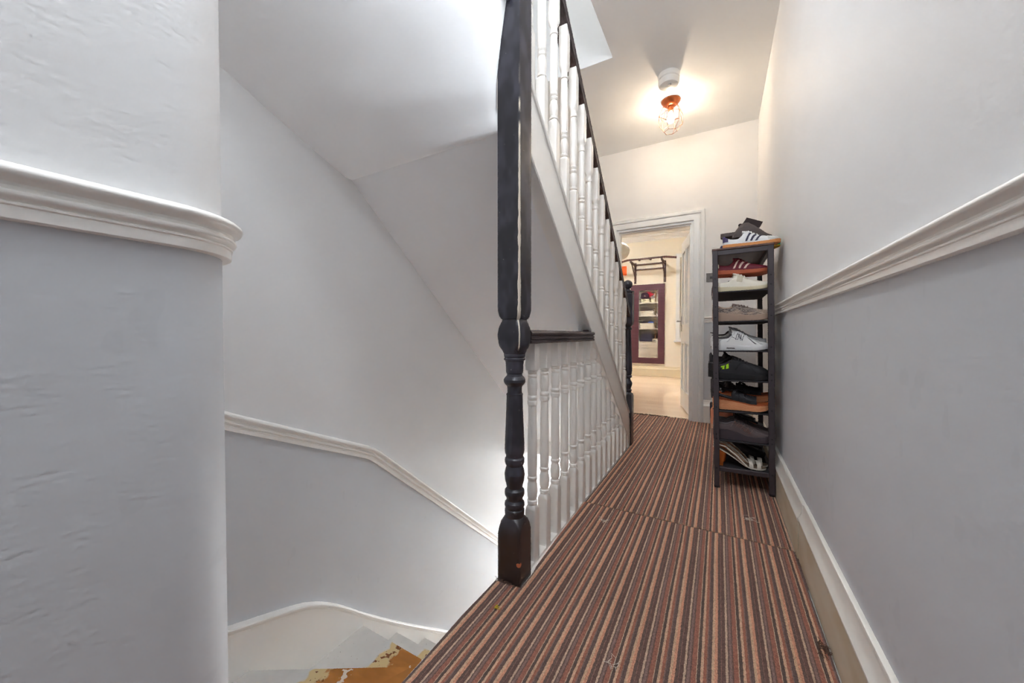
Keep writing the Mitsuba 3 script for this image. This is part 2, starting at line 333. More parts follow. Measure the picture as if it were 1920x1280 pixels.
for q, z in zip(polys, zs): put('tread', prism(sg.Polygon(q).convex_hull, z - .034, z), 'mat_stair_paint', st)
def riser(a, b, z0, z1, t=.02):
    a, b = np.array(a), np.array(b); d = (b - a) / np.linalg.norm(b - a); n = np.array([-d[1], d[0]])
    return prism([tuple(a), tuple(b), tuple(b - n * t), tuple(a - n * t)], z0, z1)
put('riser', box(-.70, -.675, YB, 1.14, -.25, -.012), 'mat_gloss_white', st)
put('riser', riser(nz + (.03, .012), N0 + (.012, -.004), -.336, -.201), 'mat_gloss_white', st)
put('riser', riser(na + (0, -.02), N0 + (.0, -.02), -.512, -.37), 'mat_gloss_white', st)
z, y = -.512, 1.155
for k in range(11):
    z2 = -.6909 - .181 * k; y2 = 1.3632 + .2087 * k
    put('riser', box(wx, -.675, y - .04, y - .02, z2, z - .034), 'mat_gloss_white', st)
    put('tread', rbox(wx, -.675, y - .03, y2, z2 - .034, z2, .004), 'mat_stair_paint', st)
    z, y = z2, y2

# ------------------------------------------------------------------ carpets
ypts = np.linspace(-2.55, 1.846, 120)
rng = np.random.default_rng(5)
jag = lambda n, a: np.interp(np.arange(n), np.arange(0, n + 3, 3), rng.normal(0, a, len(np.arange(0, n + 3, 3))))
right = [(.277 - .0 + (.006 if 1.6 < y < 1.80 else 0) + e, y) for y, e in zip(ypts, jag(120, .0012))]
left = [(-.690 + e, y) for y, e in zip(np.linspace(1.095, -2.55, 60), jag(60, .002))]
seam = [(x, 1.850 + .010 * (.5 - (x + .6) / .88) + e) for x, e in zip(np.linspace(.274, -.612, 60), jag(60, .0016))]
notch = [(-.607, 1.80), (-.604, 1.5), (-.596, 1.24), (-.590, 1.205), (-.592, 1.110), (-.690, 1.100)]
def carpet(name, poly, m, label):
    m_ = prism(sg.Polygon(poly).buffer(0), -.009, 0)
    v = m_.vertices
    k = put(name, m_, m, label=label, cat='carpet'); return k
carpet('carpet', right + seam + notch + left, 'mat_carpet_near', 'near piece of striped brown, terracotta and cream carpet, in front of the seam')
seam2 = [(x, 1.8545 + .010 * (.5 - (x + .6) / .88) + e) for x, e in zip(np.linspace(-.606, .274, 60), jag(60, .0016))]
door_edge = [(x, 4.206 + e - (.051 if x > -.232 else 0)) for x, e in zip(np.linspace(-.09, -.99, 70), jag(70, .003))]
carpet('carpet', seam2 + [(.274, 2.6), (.274, YE - .026), (-.10, YE - .026)] + door_edge + [(-1.05, YE - .02), (-1.45, YE - .02), (-1.45, 3.15), (-.70, 3.10), (-.70, 3.075), (-.606, 3.07), (-.606, 2.5)], 'mat_carpet_far', 'far piece of striped carpet running from the seam to the bedroom door')
# loose pile at the cut edges
fr = []
def tuft(x, y, z, L, r=.0011):
    a = rng.uniform(0, 2 * np.pi); p = np.array([x, y, z])
    q = [p, p + (math.cos(a) * L * .5, math.sin(a) * L * .5, .003 + rng.uniform(0, .004)), p + (math.cos(a + .7) * L, math.sin(a + .7) * L, rng.uniform(0, .004))]
    return tube(q, r, 4)
for x in rng.uniform(-.82, -.45, 90): fr.append(tuft(x, 4.203 + rng.normal(0, .006), .003, rng.uniform(.008, .022), .0022))
for x in rng.uniform(-.97, -.25, 60): fr.append(tuft(x, 4.203, .001, rng.uniform(.005, .014), .0018))
mat('fray_dark', (92, 70, 60), .9, .1); mat('fray_light', (176, 150, 122), .9, .1)
put('carpet_fringe', cat_(fr), 'mat_fray_dark', label='frayed dark carpet threads along the bedroom threshold', cat='carpet threads', kind='stuff')
fr = []
for x in np.linspace(-.60, .27, 130): fr.append(tuft(x + rng.normal(0, .002), 1.852 + .010 * (.5 - (x + .6) / .88), 0, rng.uniform(.004, .010), .0007))
put('carpet_fringe', cat_(fr), 'mat_fray_light', label='pale loose threads along the seam between the two carpet pieces', cat='carpet threads', kind='stuff')
fr = []
for x in rng.uniform(-.695, -.60, 46): fr.append(tuft(x, 1.103 + rng.normal(0, .003), .001, rng.uniform(.006, .014), .0006))
for y in rng.uniform(1.70, 1.85, 40): fr.append(tuft(.281 + rng.normal(0, .003), y, .001, rng.uniform(.006, .015), .0008))
for y in rng.uniform(1.27, 1.33, 26): fr.append(tuft(.262 + rng.normal(0, .006), y, .002, rng.uniform(.008, .018), .0011))
put('carpet_fringe', cat_(fr), 'mat_fray_dark', label='dark frayed pile at the foot of the near newel post and along the skirting', cat='carpet threads', kind='stuff')
# bits on the carpet
mat('lint', (226, 218, 206), .9, .1); mat('yellow', (196, 172, 60), .6, .3)
def bit(x, y, L, n, m, label, cat, rr=.0007):
    q = [tuft(x + rng.normal(0, L * .35), y + rng.normal(0, L * .35), .003, L * rng.uniform(.6, 1.3), rr) for _ in range(n)]
    put('carpet_scrap', cat_(q), m, label=label, cat=cat)
bit(-.235, .967, .022, 7, 'mat_lint', 'tangle of white thread on the near carpet, below the seam in mid floor', 'thread')
bit(-.466, 1.700, .020, 12, 'mat_lint', 'white fluff on the near carpet beside the balusters', 'fluff')
bit(.140, 2.06, .030, 14, 'mat_lint', 'white streak of fluff on the far carpet in front of the shoe rack', 'fluff')
bit(-.615, .985, .010, 9, 'mat_yellow', 'small yellow scrap on the carpet in front of the near newel post', 'scrap', .0013)

# ------------------------------------------------------------------ newel posts
RN, SQ = 2.0, 40
h = .045
near = [(-.009, h, SQ), (.165, h, SQ), (.185, h * .995, 9), (.205, h * .95, 4), (.216, h * .86, 2.2), (.222, .034, 2),
        (.226, .0345, 2), (.238, .0365, 2), (.246, .0355, 2), (.250, .032, 2), (.254, .0335, 2), (.262, .0365, 2), (.272, .0355, 2), (.277, .0310, 2), (.281, .0290, 2), (.290, .0300, 2),
        (.297, .0345, 2), (.306, .0365, 2), (.317, .0355, 2), (.322, .0300, 2), (.326, .0280, 2), (.336, .0300, 2), (.352, .0345, 2), (.368, .0365, 2), (.372, .0362, 2), (.374, .0370, 2), (.377, .0370, 2), (.379, .0360, 2), (.390, .0345, 2), (.402, .0300, 2), (.406, .0290, 2),
        (.411, .0330, 2), (.420, .0360, 2), (.432, .0355, 2), (.437, .0310, 2), (.444, .0310, 2), (.450, .0340, 2), (.462, .0362, 2), (.50, .0350, 2), (.56, .0325, 2), (.62, .0300, 2), (.662, .0290, 2), (.664, .0305, 2), (.667, .0300, 2), (.669, .0265, 2), (.690, .0265, 2), (.696, .0290, 2),
        (.700, .0340, 2), (.709, .0395, 2), (.718, .0395, 2), (.727, .0345, 2), (.731, .0290, 2), (.739, .0275, 2), (.741, .0300, 2), (.744, .0310, 2), (.770, .0318, 2), (.786, .0340, 2), (.789, .0385, 2), (.794, .0390, 2), (.798, .0360, 2), (.801, .0385, 2), (.806, .0390, 2), (.810, .0370, 2.3),
        (.824, .0410, 3), (.838, h * .99, 6), (.850, h, 11), (.880, h * 1.015, SQ), (.905, h * .99, 9), (.920, h * .93, 5), (.9285, h * .87, 4), (.930, h * .84, 4.5), (.934, h * .84, 4.5), (.9355, h * .90, 5), (.945, h * .97, 8), (.965, h, SQ), (2.62, h, SQ)]
k = thing('newel_post', 'tall black turned newel post with worn white edges at the near end of the banister', 'newel post')
def square_up(m, cx, cy): return m
put('post', lathe_sq(near, 48, NX, NY), 'mat_black_newel', k, smooth=28)
put('knob', cat_([sphere((NX - .002, NY - .060, 2.047), .013), sphere((NX + .008, NY - .056, 2.026), .008), cyl((NX - .002, NY - .060, 2.05), (NX - .002, NY - .060, 2.16), .010)]), 'mat_black_newel', k, smooth=True, label='small black knob at the side of the post')
FX, FY, h2 = -.640, 3.028, .042
far = [(-.009, h2, SQ), (.385, h2, SQ), (.405, h2 * .96, 5), (.415, .030, 2.2), (.420, .028, 2), (.428, .034, 2), (.438, .034, 2), (.444, .026, 2), (.455, .028, 2), (.475, .037, 2), (.495, .037, 2), (.520, .024, 2), (.530, .022, 2), (.536, .034, 2), (.548, .036, 2), (.556, .028, 2), (.565, .033, 2),
       (.60, .036, 2), (.75, .031, 2), (.90, .026, 2), (.915, .024, 2), (.92, .032, 2), (.93, .034, 2), (.937, .025, 2), (.945, .027, 2), (.950, .033, 2.2), (.965, h2 * .97, 5), (.985, h2, SQ), (1.200, h2, SQ), (1.212, h2 * .95, 5), (1.2165, h2 * 1.06, 8), (1.226, h2 * 1.06, 8), (1.230, .028, 2), (1.240, .016, 2), (1.246, .016, 2)]
k = thing('newel_post', 'black turned newel post with a ball top at the foot of the upper stairs', 'newel post')
put('post', lathe_sq(far, 48, FX, FY), 'mat_black_wood', k, smooth=28)
put('ball', sphere((FX, FY, 1.281), .0355), 'mat_black_wood', k, smooth=True)

# ------------------------------------------------------------------ landing balustrade
bal = thing('balustrade', 'landing banister with white turned balusters under a short level black handrail', 'balustrade')
_r = [(.038, 0), (.041, .003), (.041, .009), (.0355, .0115), (.0355, .0145), (.0405, .017), (.0405, .024), (.0355, .0265), (.0355, .030), (.043, .034), (.0435, .041), (.039, .047), (.024, .051)]
RAIL = [(-x, z) for x, z in _r] + _r[::-1]
BX = -.632
def s_bot(y): return 1.512 - SL * (y - 1.238)
def s_top(y): return 1.781 - .882 * (y - 1.237)
put('handrail', sweep(RAIL, [(BX - .006, NY + .046, .846), (BX - .006, 1.985, .846)], [(1, 0, 0)] * 2, [(0, 0, 1)] * 2), 'mat_black_rail', bal, smooth=40, label='short level black handrail')
put('handrail_stub', rbox(-.645, -.615, 1.925, 1.965, .8965, .906), 'mat_black_rail', bal)  # small dark stub on the rail near its far end
low = [(-.009, .0205, 40), (.196, .0205, 40), (.206, .0203, 5), (.2145, .0185, 2), (.2165, .0165, 2), (.221, .0200, 2), (.232, .0200, 2), (.236, .0160, 2), (.240, .0165, 2), (.250, .0195, 2), (.272, .0208, 2), (.292, .0195, 2), (.307, .0160, 2), (.312, .0165, 2), (.316, .0195, 2), (.324, .0198, 2), (.329, .0165, 2),
       (.335, .0178, 2), (.40, .0190, 2), (.50, .0178, 2), (.603, .0158, 2), (.606, .0190, 2), (.616, .0200, 2), (.622, .0190, 2), (.625, .0160, 2), (.628, .0190, 2), (.634, .0202, 2), (.640, .0190, 2), (.644, .0155, 2), (.650, .0170, 2), (.668, .0196, 2), (.690, .0200, 2), (.706, .0180, 2), (.712, .0155, 2), (.716, .0185, 2), (.722, .0185, 2), (.726, .0155, 2), (.731, .0180, 2), (.737, .0185, 2.2), (.7395, .0165, 2.5), (.742, .0205, 40), (.847, .0205, 40)]
ys_low = [1.281, 1.395, 1.510, 1.624, 1.743, 1.858, 1.970, 2.080, 2.185, 2.295, 2.411, 2.523, 2.640, 2.755, 2.866]
for y in ys_low:
    m_ = lathe_sq(low, 32, BX, y)
    if y > 1.9:
        m_ = trimesh.intersections.slice_mesh_plane(m_, [0, -SL, -1], [0, y, s_bot(y) + .02], cap=False)
    put('baluster', m_, 'mat_baluster', bal, smooth=35)
put('base_rail', box(-.672, -.612, 1.205, 2.985, -.02, .003), 'mat_gloss_white', bal)

# ------------------------------------------------------------------ upper flight with its stair banister
up = thing('upper_staircase', 'white painted string of the upper stairs rising towards the viewer above the landing', 'staircase')
SX0, SX1 = -.665, -.607
yt = np.array([NY + .044, 2.984])
put('string', prism_x([(yt[0], s_bot(yt[0])), (2.865, .112), (2.96, .0), (2.985, .0), (2.985, .19), (2.95, .265), (yt[0], s_top(yt[0]))], SX0, SX1 - .004), 'mat_gloss_white', up)
dl = np.array([0, 1, -SL]) / math.hypot(1, SL); du = np.array([0, SL, 1]) / math.hypot(1, SL)
pts = [np.array([SX1 - .004, yy_, s_bot(yy_)]) for yy_ in (yt[0], 2.86)]
put('string_bead', sweep([(-.01, -.006), (.006, -.006), (.010, -.001), (.010, .006), (.006, .011), (0, .013), (-.01, .013)], pts, [(1, 0, 0)] * 2, [du] * 2), 'mat_gloss_white', up, smooth=35)
pts = [np.array([SX1 - .004, yy_, s_top(yy_)]) for yy_ in (yt[0], 2.945)]
put('string_cap', sweep([(-.066, -.012), (.006, -.012), (.009, -.007), (.009, .001), (.004, .006), (-.062, .006), (-.066, 0)], pts, [(1, 0, 0)] * 2, [du] * 2), 'mat_gloss_white', up, smooth=35)
for j in range(9):
    y1 = 3.085 - .2073 * j; zt = .1785 * (j + 1)
    put('tread', box(XS, SX0, y1 - .215, y1, zt - .03, zt), 'mat_stair_paint', up)
    put('riser', box(XS, SX0, y1 - .03, y1 - .012, zt - .1785, zt - .03), 'mat_gloss_white', up)
bal2 = thing('balustrade', 'sloping banister of white turned balusters under a black handrail on the upper stairs', 'balustrade')
def hr(y): return 1.115 + .922 * (2.92 - y)
yr0, yr1 = NY + .06, 2.988
dh = np.array([0, .922, 1]) / math.hypot(1, .922)
R2 = [(-.032, -.045), (-.034, -.030), (-.029, -.026), (-.034, -.018), (-.034, -.008), (-.026, 0), (.026, 0), (.034, -.008), (.034, -.018), (.029, -.026), (.034, -.030), (.032, -.045)]
HX = -.640
put('handrail', sweep(R2, [(HX, yr0, hr(yr0)), (HX, yr1, hr(yr1))], [(1, 0, 0)] * 2, [dh] * 2), 'mat_black_rail', bal2, smooth=40, label='sloping black handrail')
for j in range(-3, 11):
    y = 1.605 + .1225 * j
    if y < 1.2 or y > 2.94: continue
    zb, zt = s_top(y) - .02, hr(y) - .045
    L = zt - zb
    S = .0200
    rows = [(zb, S, 40), (zb + .245, S, 40), (zb + .253, S * .95, 4), (zb + .258, .0150, 2), (zb + .262, .0188, 2), (zb + .270, .0190, 2), (zb + .274, .0150, 2), (zb + .282, .0172, 2), (zb + .305, .0190, 2), (zb + .325, .0180, 2), (zb + .340, .0150, 2), (zb + .344, .0180, 2), (zb + .352, .0188, 2), (zb + .357, .0150, 2), (zb + .363, .0180, 2), (zb + .370, .0188, 2), (zb + .375, .0155, 2),
            (zb + .39, .0178, 2), (zt - .30, .0172, 2), (zt - .232, .0148, 2), (zt - .230, .0178, 2), (zt - .222, .0186, 2), (zt - .216, .0150, 2), (zt - .200, .0150, 2), (zt - .193, .0178, 2), (zt - .188, .0190, 2.5), (zt - .180, S * .97, 5), (zt - .172, S, 40), (zt + .035, S, 40)]
    m_ = lathe_sq(rows, 32, -.630, y)
    m_ = trimesh.intersections.slice_mesh_plane(m_, [0, -.922, -1], [0, y, hr(y) - .052], cap=True)
    put('baluster', m_, 'mat_baluster', bal2, smooth=35)

# ------------------------------------------------------------------ lamps
LX, LY = -.379, 3.45
k = thing('ceiling_light', 'lit copper ceiling light with a geometric wire cage beside the smoke alarm', 'ceiling light')
put('ceiling_plate', lathe([(.0, 0), (.076, 0), (.078, -.004), (.076, -.010), (.060, -.030), (.042, -.044), (.036, -.050), (0, -.050)], (LX, LY, ZC)), 'mat_copper', k, True)
put('lampholder', lathe([(0, -.048), (.022, -.048), (.022, -.092), (.018, -.096), (0, -.096)], (LX, LY, ZC)), 'mat_copper', k, 40)
n6 = 6
ring = lambda r, z, off=0: np.array([(LX + r * math.cos((i + off) * 2 * np.pi / n6), LY + r * math.sin((i + off) * 2 * np.pi / n6), z) for i in range(n6)])
A, B, D, E_ = ring(.062, ZC - .046, .3), ring(.096, ZC - .125, .3), ring(.096, ZC - .205, .3), ring(.052, ZC - .262, .3)
ed = []
for i in range(n6):
    j = (i + 1) % n6
    ed += [(A[i], A[j]), (A[i], B[i]), (B[i], B[j]), (B[i], D[i]), (D[i], E_[i]), (E_[i], E_[j]), (B[i], D[j]) if i % 2 else (D[i], D[j])]
put('wire_cage', cat_([cyl(a, b, .0017, 6) for a, b in ed]), 'mat_copper', k, True)
lamp('bulb', lathe([(0, -.094), (.013, -.096), (.016, -.110), (.026, -.135), (.030, -.155), (.026, -.176), (.014, -.189), (0, -.192)], (LX, LY, ZC), 24), 'copper', k, label='glowing warm light bulb')
k = thing('smoke_alarm', 'round white smoke alarm on the hall ceiling behind the copper light', 'smoke alarm')
AX, AY = -.357, 3.10
put('base', lathe([(0, 0), (.078, 0), (.079, -.004), (.077, -.034), (.072, -.037), (0, -.037)], (AX, AY, ZC)), 'mat_white_plastic', k, 30)
put('cover', lathe([(0, -.037), (.068, -.037), (.068, -.043), (.076, -.046), (.076, -.066), (.068, -.084), (.040, -.094), (0, -.096)], (AX, AY, ZC)), 'mat_white_plastic', k, 30)
put('test_button', lathe([(0, -.092), (.012, -.092), (.012, -.098), (0, -.099)], (AX + .01, AY - .03, ZC)), 'mat_grey_plastic', k, 30)
def dome(name_label, key, x, y, zc, R):
    k = thing('unseen_dome_lamp', name_label, 'ceiling light')
    put('base_ring', lathe([(0, 0), (R * 1.04, 0), (R * 1.04, -.03), (R * .98, -.034), (0, -.034)], (x, y, zc)), 'mat_white_plastic', k, 30)
    lamp('diffuser', lathe([(0, -.034)] + [(R * math.cos(t), -.034 - R * .42 * math.sin(t)) for t in np.linspace(0, np.pi / 2 - .01, 10)] + [(0, -.034 - R * .42)], (x, y, zc), 32), key, k)
def pendant(label, key, x, y, z, r, ztop):
    k = thing('unseen_pendant_lamp', label, 'pendant lamp')
    lamp('globe', sphere((x, y, z), r, 3), key, k)
    put('cord', cyl((x, y, ztop), (x, y, z + r * .9), .004, 8), 'mat_white_plastic', k)
    put('ceiling_rose', lathe([(0, 0), (.045, 0), (.045, -.012), (.02, -.03), (0, -.03)], (x, y, ztop), 24), 'mat_white_plastic', k, 30)
pendant('unseen white globe pendant placed to light the landing and right wall', 'hall', -.42, .88, 2.72, .12, ZC)  # out of view; lights the landing and the right wall
dome('unseen opal dome lamp behind the viewpoint, placed to light the landing', 'landing', -.05, -.25, ZC, .20)  # out of view; lights the landing and the opening to the stairs
dome('unseen opal dome lamp placed to light the upper landing', 'upper', -.95, 1.55, 5.2, .22)  # out of view; lights the wall above the ceiling opening
pendant('unseen white globe pendant far down the lower hall, lighting the stair soffit', 'lower_far', -1.08, 5.6, -1.0, .14, -.25)  # out of view; lights the soffit from below
pendant('unseen white globe pendant in the lower hall, placed to light the stairwell', 'lower', -.84, 3.65, -1.75, .14, -.25)  # out of view; lights the stairwell wall from below

# ------------------------------------------------------------------ bedroom beyond the door
YW = 8.17
BX0, BX1, BZ = -2.9, .9, 2.95
put('floor_bedroom', box(BX0, BX1, YE + .06, YW, -.05, -.004), 'mat_laminate', kind='structure')
put('wall_bedroom_left', box(BX0 - .1, BX0, YE + .13, YW + .1, -.05, BZ), 'mat_bedroom_wall', kind='structure')
put('wall_bedroom_right', box(BX1, BX1 + .1, YE + .13, YW + .1, -.05, BZ), 'mat_bedroom_wall', kind='structure')
WX0, WX1, WZ0, WZ1 = -.70, .35, .76, 2.45
fw_ = sg.box(BX0, -.05, BX1, BZ).difference(sg.box(WX0, WZ0, WX1, WZ1))
put('wall_bedroom_far', prism_y(fw_, YW, YW + .12), 'mat_bedroom_wall', kind='structure')
nw_ = sg.box(BX0, -.05, BX1, BZ).difference(sg.box(DX0 - .0, -.06, DX1, DZ))
put('wall_bedroom_near', prism_y(nw_, YE + .13, YE + .15), 'mat_bedroom_wall', kind='structure')
put('ceiling_bedroom', box(BX0, BX1, YE + .13, YW + .1, BZ, BZ + .1), 'mat_bedroom_ceiling', kind='structure')
CORN = [(0, 0), (0, -.10), (.008, -.10), (.012, -.085), (.03, -.06), (.055, -.035), (.085, -.015), (.10, -.012), (.10, 0)]
put('trim', sweep(CORN, [(BX0, YW, BZ), (BX1, YW, BZ)], [(0, -1, 0)] * 2, [(0, 0, 1)] * 2), 'mat_bedroom_ceiling', smooth=30, kind='structure')
put('baseboard_bedroom', sweep(SK(.024, .215), [(BX0, YW, 0), (BX1, YW, 0)], [(0, -1, 0)] * 2, [(0, 0, 1)] * 2), 'mat_cream_skirting', smooth=35, kind='structure')
# window
k = lab(num('window_1'), 'white framed bedroom window behind the open door', kind='structure')
def ring_poly(x0, x1, z0, z1, w): return sg.box(x0, z0, x1, z1).difference(sg.box(x0 + w, z0 + w, x1 - w, z1 - w))
put('frame', prism_y(ring_poly(WX0 - .07, WX1 + .07, WZ0 - .03, WZ1 + .07, .075), YW - .022, YW + .0), 'mat_door_white', k)
put('sash', prism_y(ring_poly(WX0, WX1, WZ0, 1.62, .05), YW + .03, YW + .07), 'mat_door_white', k)
put('sash', prism_y(ring_poly(WX0, WX1, 1.58, WZ1, .05), YW + .07, YW + .11), 'mat_door_white', k)
put('sill', rbox(WX0 - .1, WX1 + .1, YW - .06, YW + .03, WZ0 - .035, WZ0, .004), 'mat_door_white', k)
def pane(x0, x1, z0, z1, y):
    v = np.array([(x0, y, z0), (x1, y, z0), (x1, y, z1), (x0, y, z1)]); return trimesh.Trimesh(v, [(0, 1, 2), (0, 2, 3)], process=False)
put('pane', pane(WX0 + .05, WX1 - .05, WZ0 + .05, 1.57, YW + .05), 'mat_pane', k)
put('pane', pane(WX0 + .05, WX1 - .05, 1.63, WZ1 - .05, YW + .09), 'mat_pane', k)
# door frame and open door
ARC = [(0, 0), (.015, 0), (.018, .004), (.018, .050), (.013, .056), (.013, .060), (.024, .068), (.026, .078), (.022, .088), (.022, .096), (.012, .102), (0, .102)]
def arch(x, z):
    """architrave round the opening, mitred"""
    pts = [(DX0, YE, -.005), (DX0, YE, DZ), (DX1, YE, DZ), (DX1, YE, -.005)]
    sgn = [(-1, 0), (-1, 1), (1, 1), (1, 0)]
    g = np.array([[(p[0] + s_[0] * w, YE - o, p[2] + s_[1] * w) for o, w in ARC] for p, s_ in zip(pts, sgn)])
    m_ = grid_mesh(g, wrap=True, caps=False); m_.fix_normals(); return m_
put('trim', arch(0, 0), 'mat_door_white', smooth=30, kind='structure')
k = lab(num('door_1'), 'white panelled bedroom door standing open', kind='structure')
fr_ = sg.box(DX0 - .0, -.004, DX1, DZ).difference(sg.box(DX0 + .022, -.01, DX1 - .022, DZ - .022))
put('frame', prism_y(fr_, YE + .001, YE + .149), 'mat_door_white', k)
st_ = sg.box(DX0 + .022, -.004, DX1 - .022, DZ - .022).difference(sg.box(DX0 + .034, -.01, DX1 - .034, DZ - .034))
put('door_stop', prism_y(st_, YE + .03, YE + .085), 'mat_door_white', k)
DW, DH = .735, 1.985
ang = math.atan2(.745, -.165)
Mdoor = np.eye(4); Mdoor[:3, :3] = [[math.cos(ang), -math.sin(ang), 0], [math.sin(ang), math.cos(ang), 0], [0, 0, 1]]; Mdoor[:3, 3] = [-.252, YE + .135, .008]
def dput(name, m_, mt, sm=False, parent=None, label=None):
    m_ = m_.copy(); m_.apply_transform(Mdoor); return put(name, m_, mt, parent or k, smooth=sm, label=label)
# leaf local frame: x along the door from the hinge, +y is the visible face, z up
leaf = sg.box(0, 0, DW, DH)
openings = [(.10, .345, .20, .78), (.39, .635, .20, .78), (.10, .345, .98, 1.86), (.39, .635, .98, 1.86)]
for a, b, c_, d_ in openings: leaf = leaf.difference(sg.box(a, c_, b, d_))
dput('stile_frame', prism_y(leaf, -.0385, 0), 'mat_door_white')
for a, b, c_, d_ in openings:
    dput('panel', cat_([box(a, b, -.028, -.011, c_, d_), rbox(a + .04, b - .04, -.034, -.004, c_ + .04, d_ - .04, .006), prism_y(ring_poly(a, b, c_, d_, .016), -.016, .006)]), 'mat_door_white')
hp = dput('handle_plate', rbox(DW - .075, DW - .035, .0, .006, .91, 1.10, .002), 'mat_satin_chrome')
hl = cat_([cyl((DW - .055, 0, 1.035), (DW - .055, .05, 1.035), .009, 14), tube([(DW - .055, .048, 1.035), (DW - .09, .052, 1.035), (DW - .17, .052, 1.033)], [.010, .009, .008], 12)])
dput('handle', hl, 'mat_satin_chrome', True)
for hz in (.27, 1.74): put('hinge', cat_([box(DX1 - .026, DX1 - .0215, YE + .105, YE + .135, hz, hz + .10), cyl((DX1 - .026, YE + .137, hz), (DX1 - .026, YE + .137, hz + .10), .006, 10)]), 'mat_satin_chrome', k)
# light switch on the end wall
k = thing('light_switch', 'square brushed grey light switch on the end wall beside the door frame', 'light switch')
put('plate', rbox(-.115, -.030, YE - .006, YE, 1.400, 1.488, .002), 'mat_steel', k)
put('rocker', rbox(-.082, -.063, YE - .011, YE - .005, 1.432, 1.456, .002), 'mat_screw', k)
# mirror on the far wall
k = thing('mirror', 'tall wall mirror in a wide plum brown frame, reflecting white shelves', 'mirror')
MX0, MX1, MZ0, MZ1 = -1.665, -.982, .272, 1.935
put('frame', prism_y(sg.box(MX0, MZ0, MX1, MZ1).difference(sg.box(-1.494, .390, -1.106, 1.812)), YW - .034, YW - .002), 'mat_plum', k)
put('glass', box(-1.500, -1.100, YW - .022, YW - .012, .385, 1.818), 'mat_mirror', k)
# pull-up bar
k = thing('pull_up_bar', 'dark wall mounted pull-up bar with bent grips above the mirror', 'pull-up bar')
for x in (-1.572, -.985):
    b = put('bracket', cat_([rbox(x - .022, x + .022, YW - .012, YW, 1.965, 2.41), rbox(x - .016, x + .016, YW - .50, YW - .01, 2.335, 2.372, .003), cyl((x, YW - .40, 2.34), (x, YW - .01, 2.08), .012, 8)]), 'mat_iron', k)
    put('bolt', cat_([cyl((x, YW - .022, z_), (x, YW - .010, z_), .010, 8) for z_ in (1.99, 2.05, 2.30)]), 'mat_screw', b)
put('cross_bar', cyl((-1.572, YW - .03, 2.36), (-.985, YW - .03, 2.36), .014, 10), 'mat_iron', k, True)
put('cross_bar', cyl((-1.572, YW - .03, 2.255), (-.985, YW - .03, 2.255), .012, 10), 'mat_iron', k, True)
put('front_bar', tube([(-1.60, YW - .49, 2.39), (-.955, YW - .49, 2.39)], .016, 10), 'mat_iron', k, True)
put('grip', tube([(-.97, YW - .49, 2.392), (-.90, YW - .49, 2.388), (-.72, YW - .49, 2.358)], .020, 10), 'mat_grip', k, True)
put('grip', tube([(-1.585, YW - .49, 2.392), (-1.66, YW - .49, 2.385), (-1.84, YW - .49, 2.345)], .020, 10), 'mat_grip', k, True)
put('knob', cat_([sphere((x, YW - .49, 2.372), .024, 2) for x in (-1.40, -1.19)]), 'mat_iron', k, True)
# picture and globe shade at the left edge of the doorway
mat('orange', (240, 112, 52), .6, .3)
k = thing('picture', 'small bright orange picture on the bedroom wall left of the pull-up bar', 'picture')
put('frame', prism_y(ring_poly(-2.05, -1.755, 2.165, 2.36, .012), YW - .02, YW), 'mat_orange', k)
put('print', box(-2.04, -1.765, YW - .012, YW - .002, 2.175, 2.35), 'mat_orange', k)
dome('added unseen opal dome lamp lighting the bedroom', 'bedroom', -1.45, 6.55, BZ, .20)  # added lamp, hidden above the door head, brightens the bedroom
k = thing('globe_lamp', 'white paper globe lampshade hanging in the bedroom', 'pendant lamp')
put('shade', sphere((-1.43, 6.2, 2.26), .14, 3), 'mat_white_plastic', k, True)
put('cord', cyl((-1.43, 6.2, 2.39), (-1.43, 6.2, BZ), .004, 8), 'mat_white_plastic', k)

# shelving unit that the mirror shows
mat('shelf_white', (238, 236, 234), .4, .4); mat('wicker', (222, 216, 204), .7, .2); mat('navy', (52, 50, 72), .6, .3); mat('cap_dark', (58, 40, 56), .7, .2); mat('cap_red', (190, 36, 62), .6, .3)
mat('cloth_black', (36, 32, 42), .8, .1); mat('cloth_blue', (72, 98, 170), .8, .1); mat('cream_box', (230, 226, 206), .6, .2); mat('brass', (150, 120, 84), .3, .5, metallic=.8)
UY0, UY1 = 4.58, 5.0
UX0, UX1 = -2.085, -1.46
k = thing('shelving_unit', 'open white shelving with drawers below, seen in the mirror', 'shelves')
put('side_panel', rbox(UX0 - .02, UX0, UY0, UY1, 0, 2.30), 'mat_shelf_white', k)
put('side_panel', rbox(UX1, UX1 + .02, UY0, UY1, 0, 2.30), 'mat_shelf_white', k)
put('back_panel', box(UX0, UX1, UY0, UY0 + .01, 0, 2.30), 'mat_shelf_white', k)
SZ = [.675, 1.054, 1.432, 1.811, 2.28]
for z_ in SZ: put('shelf', rbox(UX0, UX1, UY0 + .01, UY1, z_ - .02, z_), 'mat_shelf_white', k)
put('pole', cyl((-1.610, UY1 - .02, .675), (-1.610, UY1 - .02, 2.26), .012, 10), 'mat_brass', k, True)
for a, b in ((.485, .650), (.275, .478), (.06, .268)):
    d_ = put('drawer', rbox(UX0 + .012, UX1 - .006, UY1 - .02, UY1 + .004, a, b, .004), 'mat_shelf_white', k)
    put('knob', sphere((-1.78, UY1 + .014, (a + b) / 2), .013, 2), 'mat_brass', d_, True)
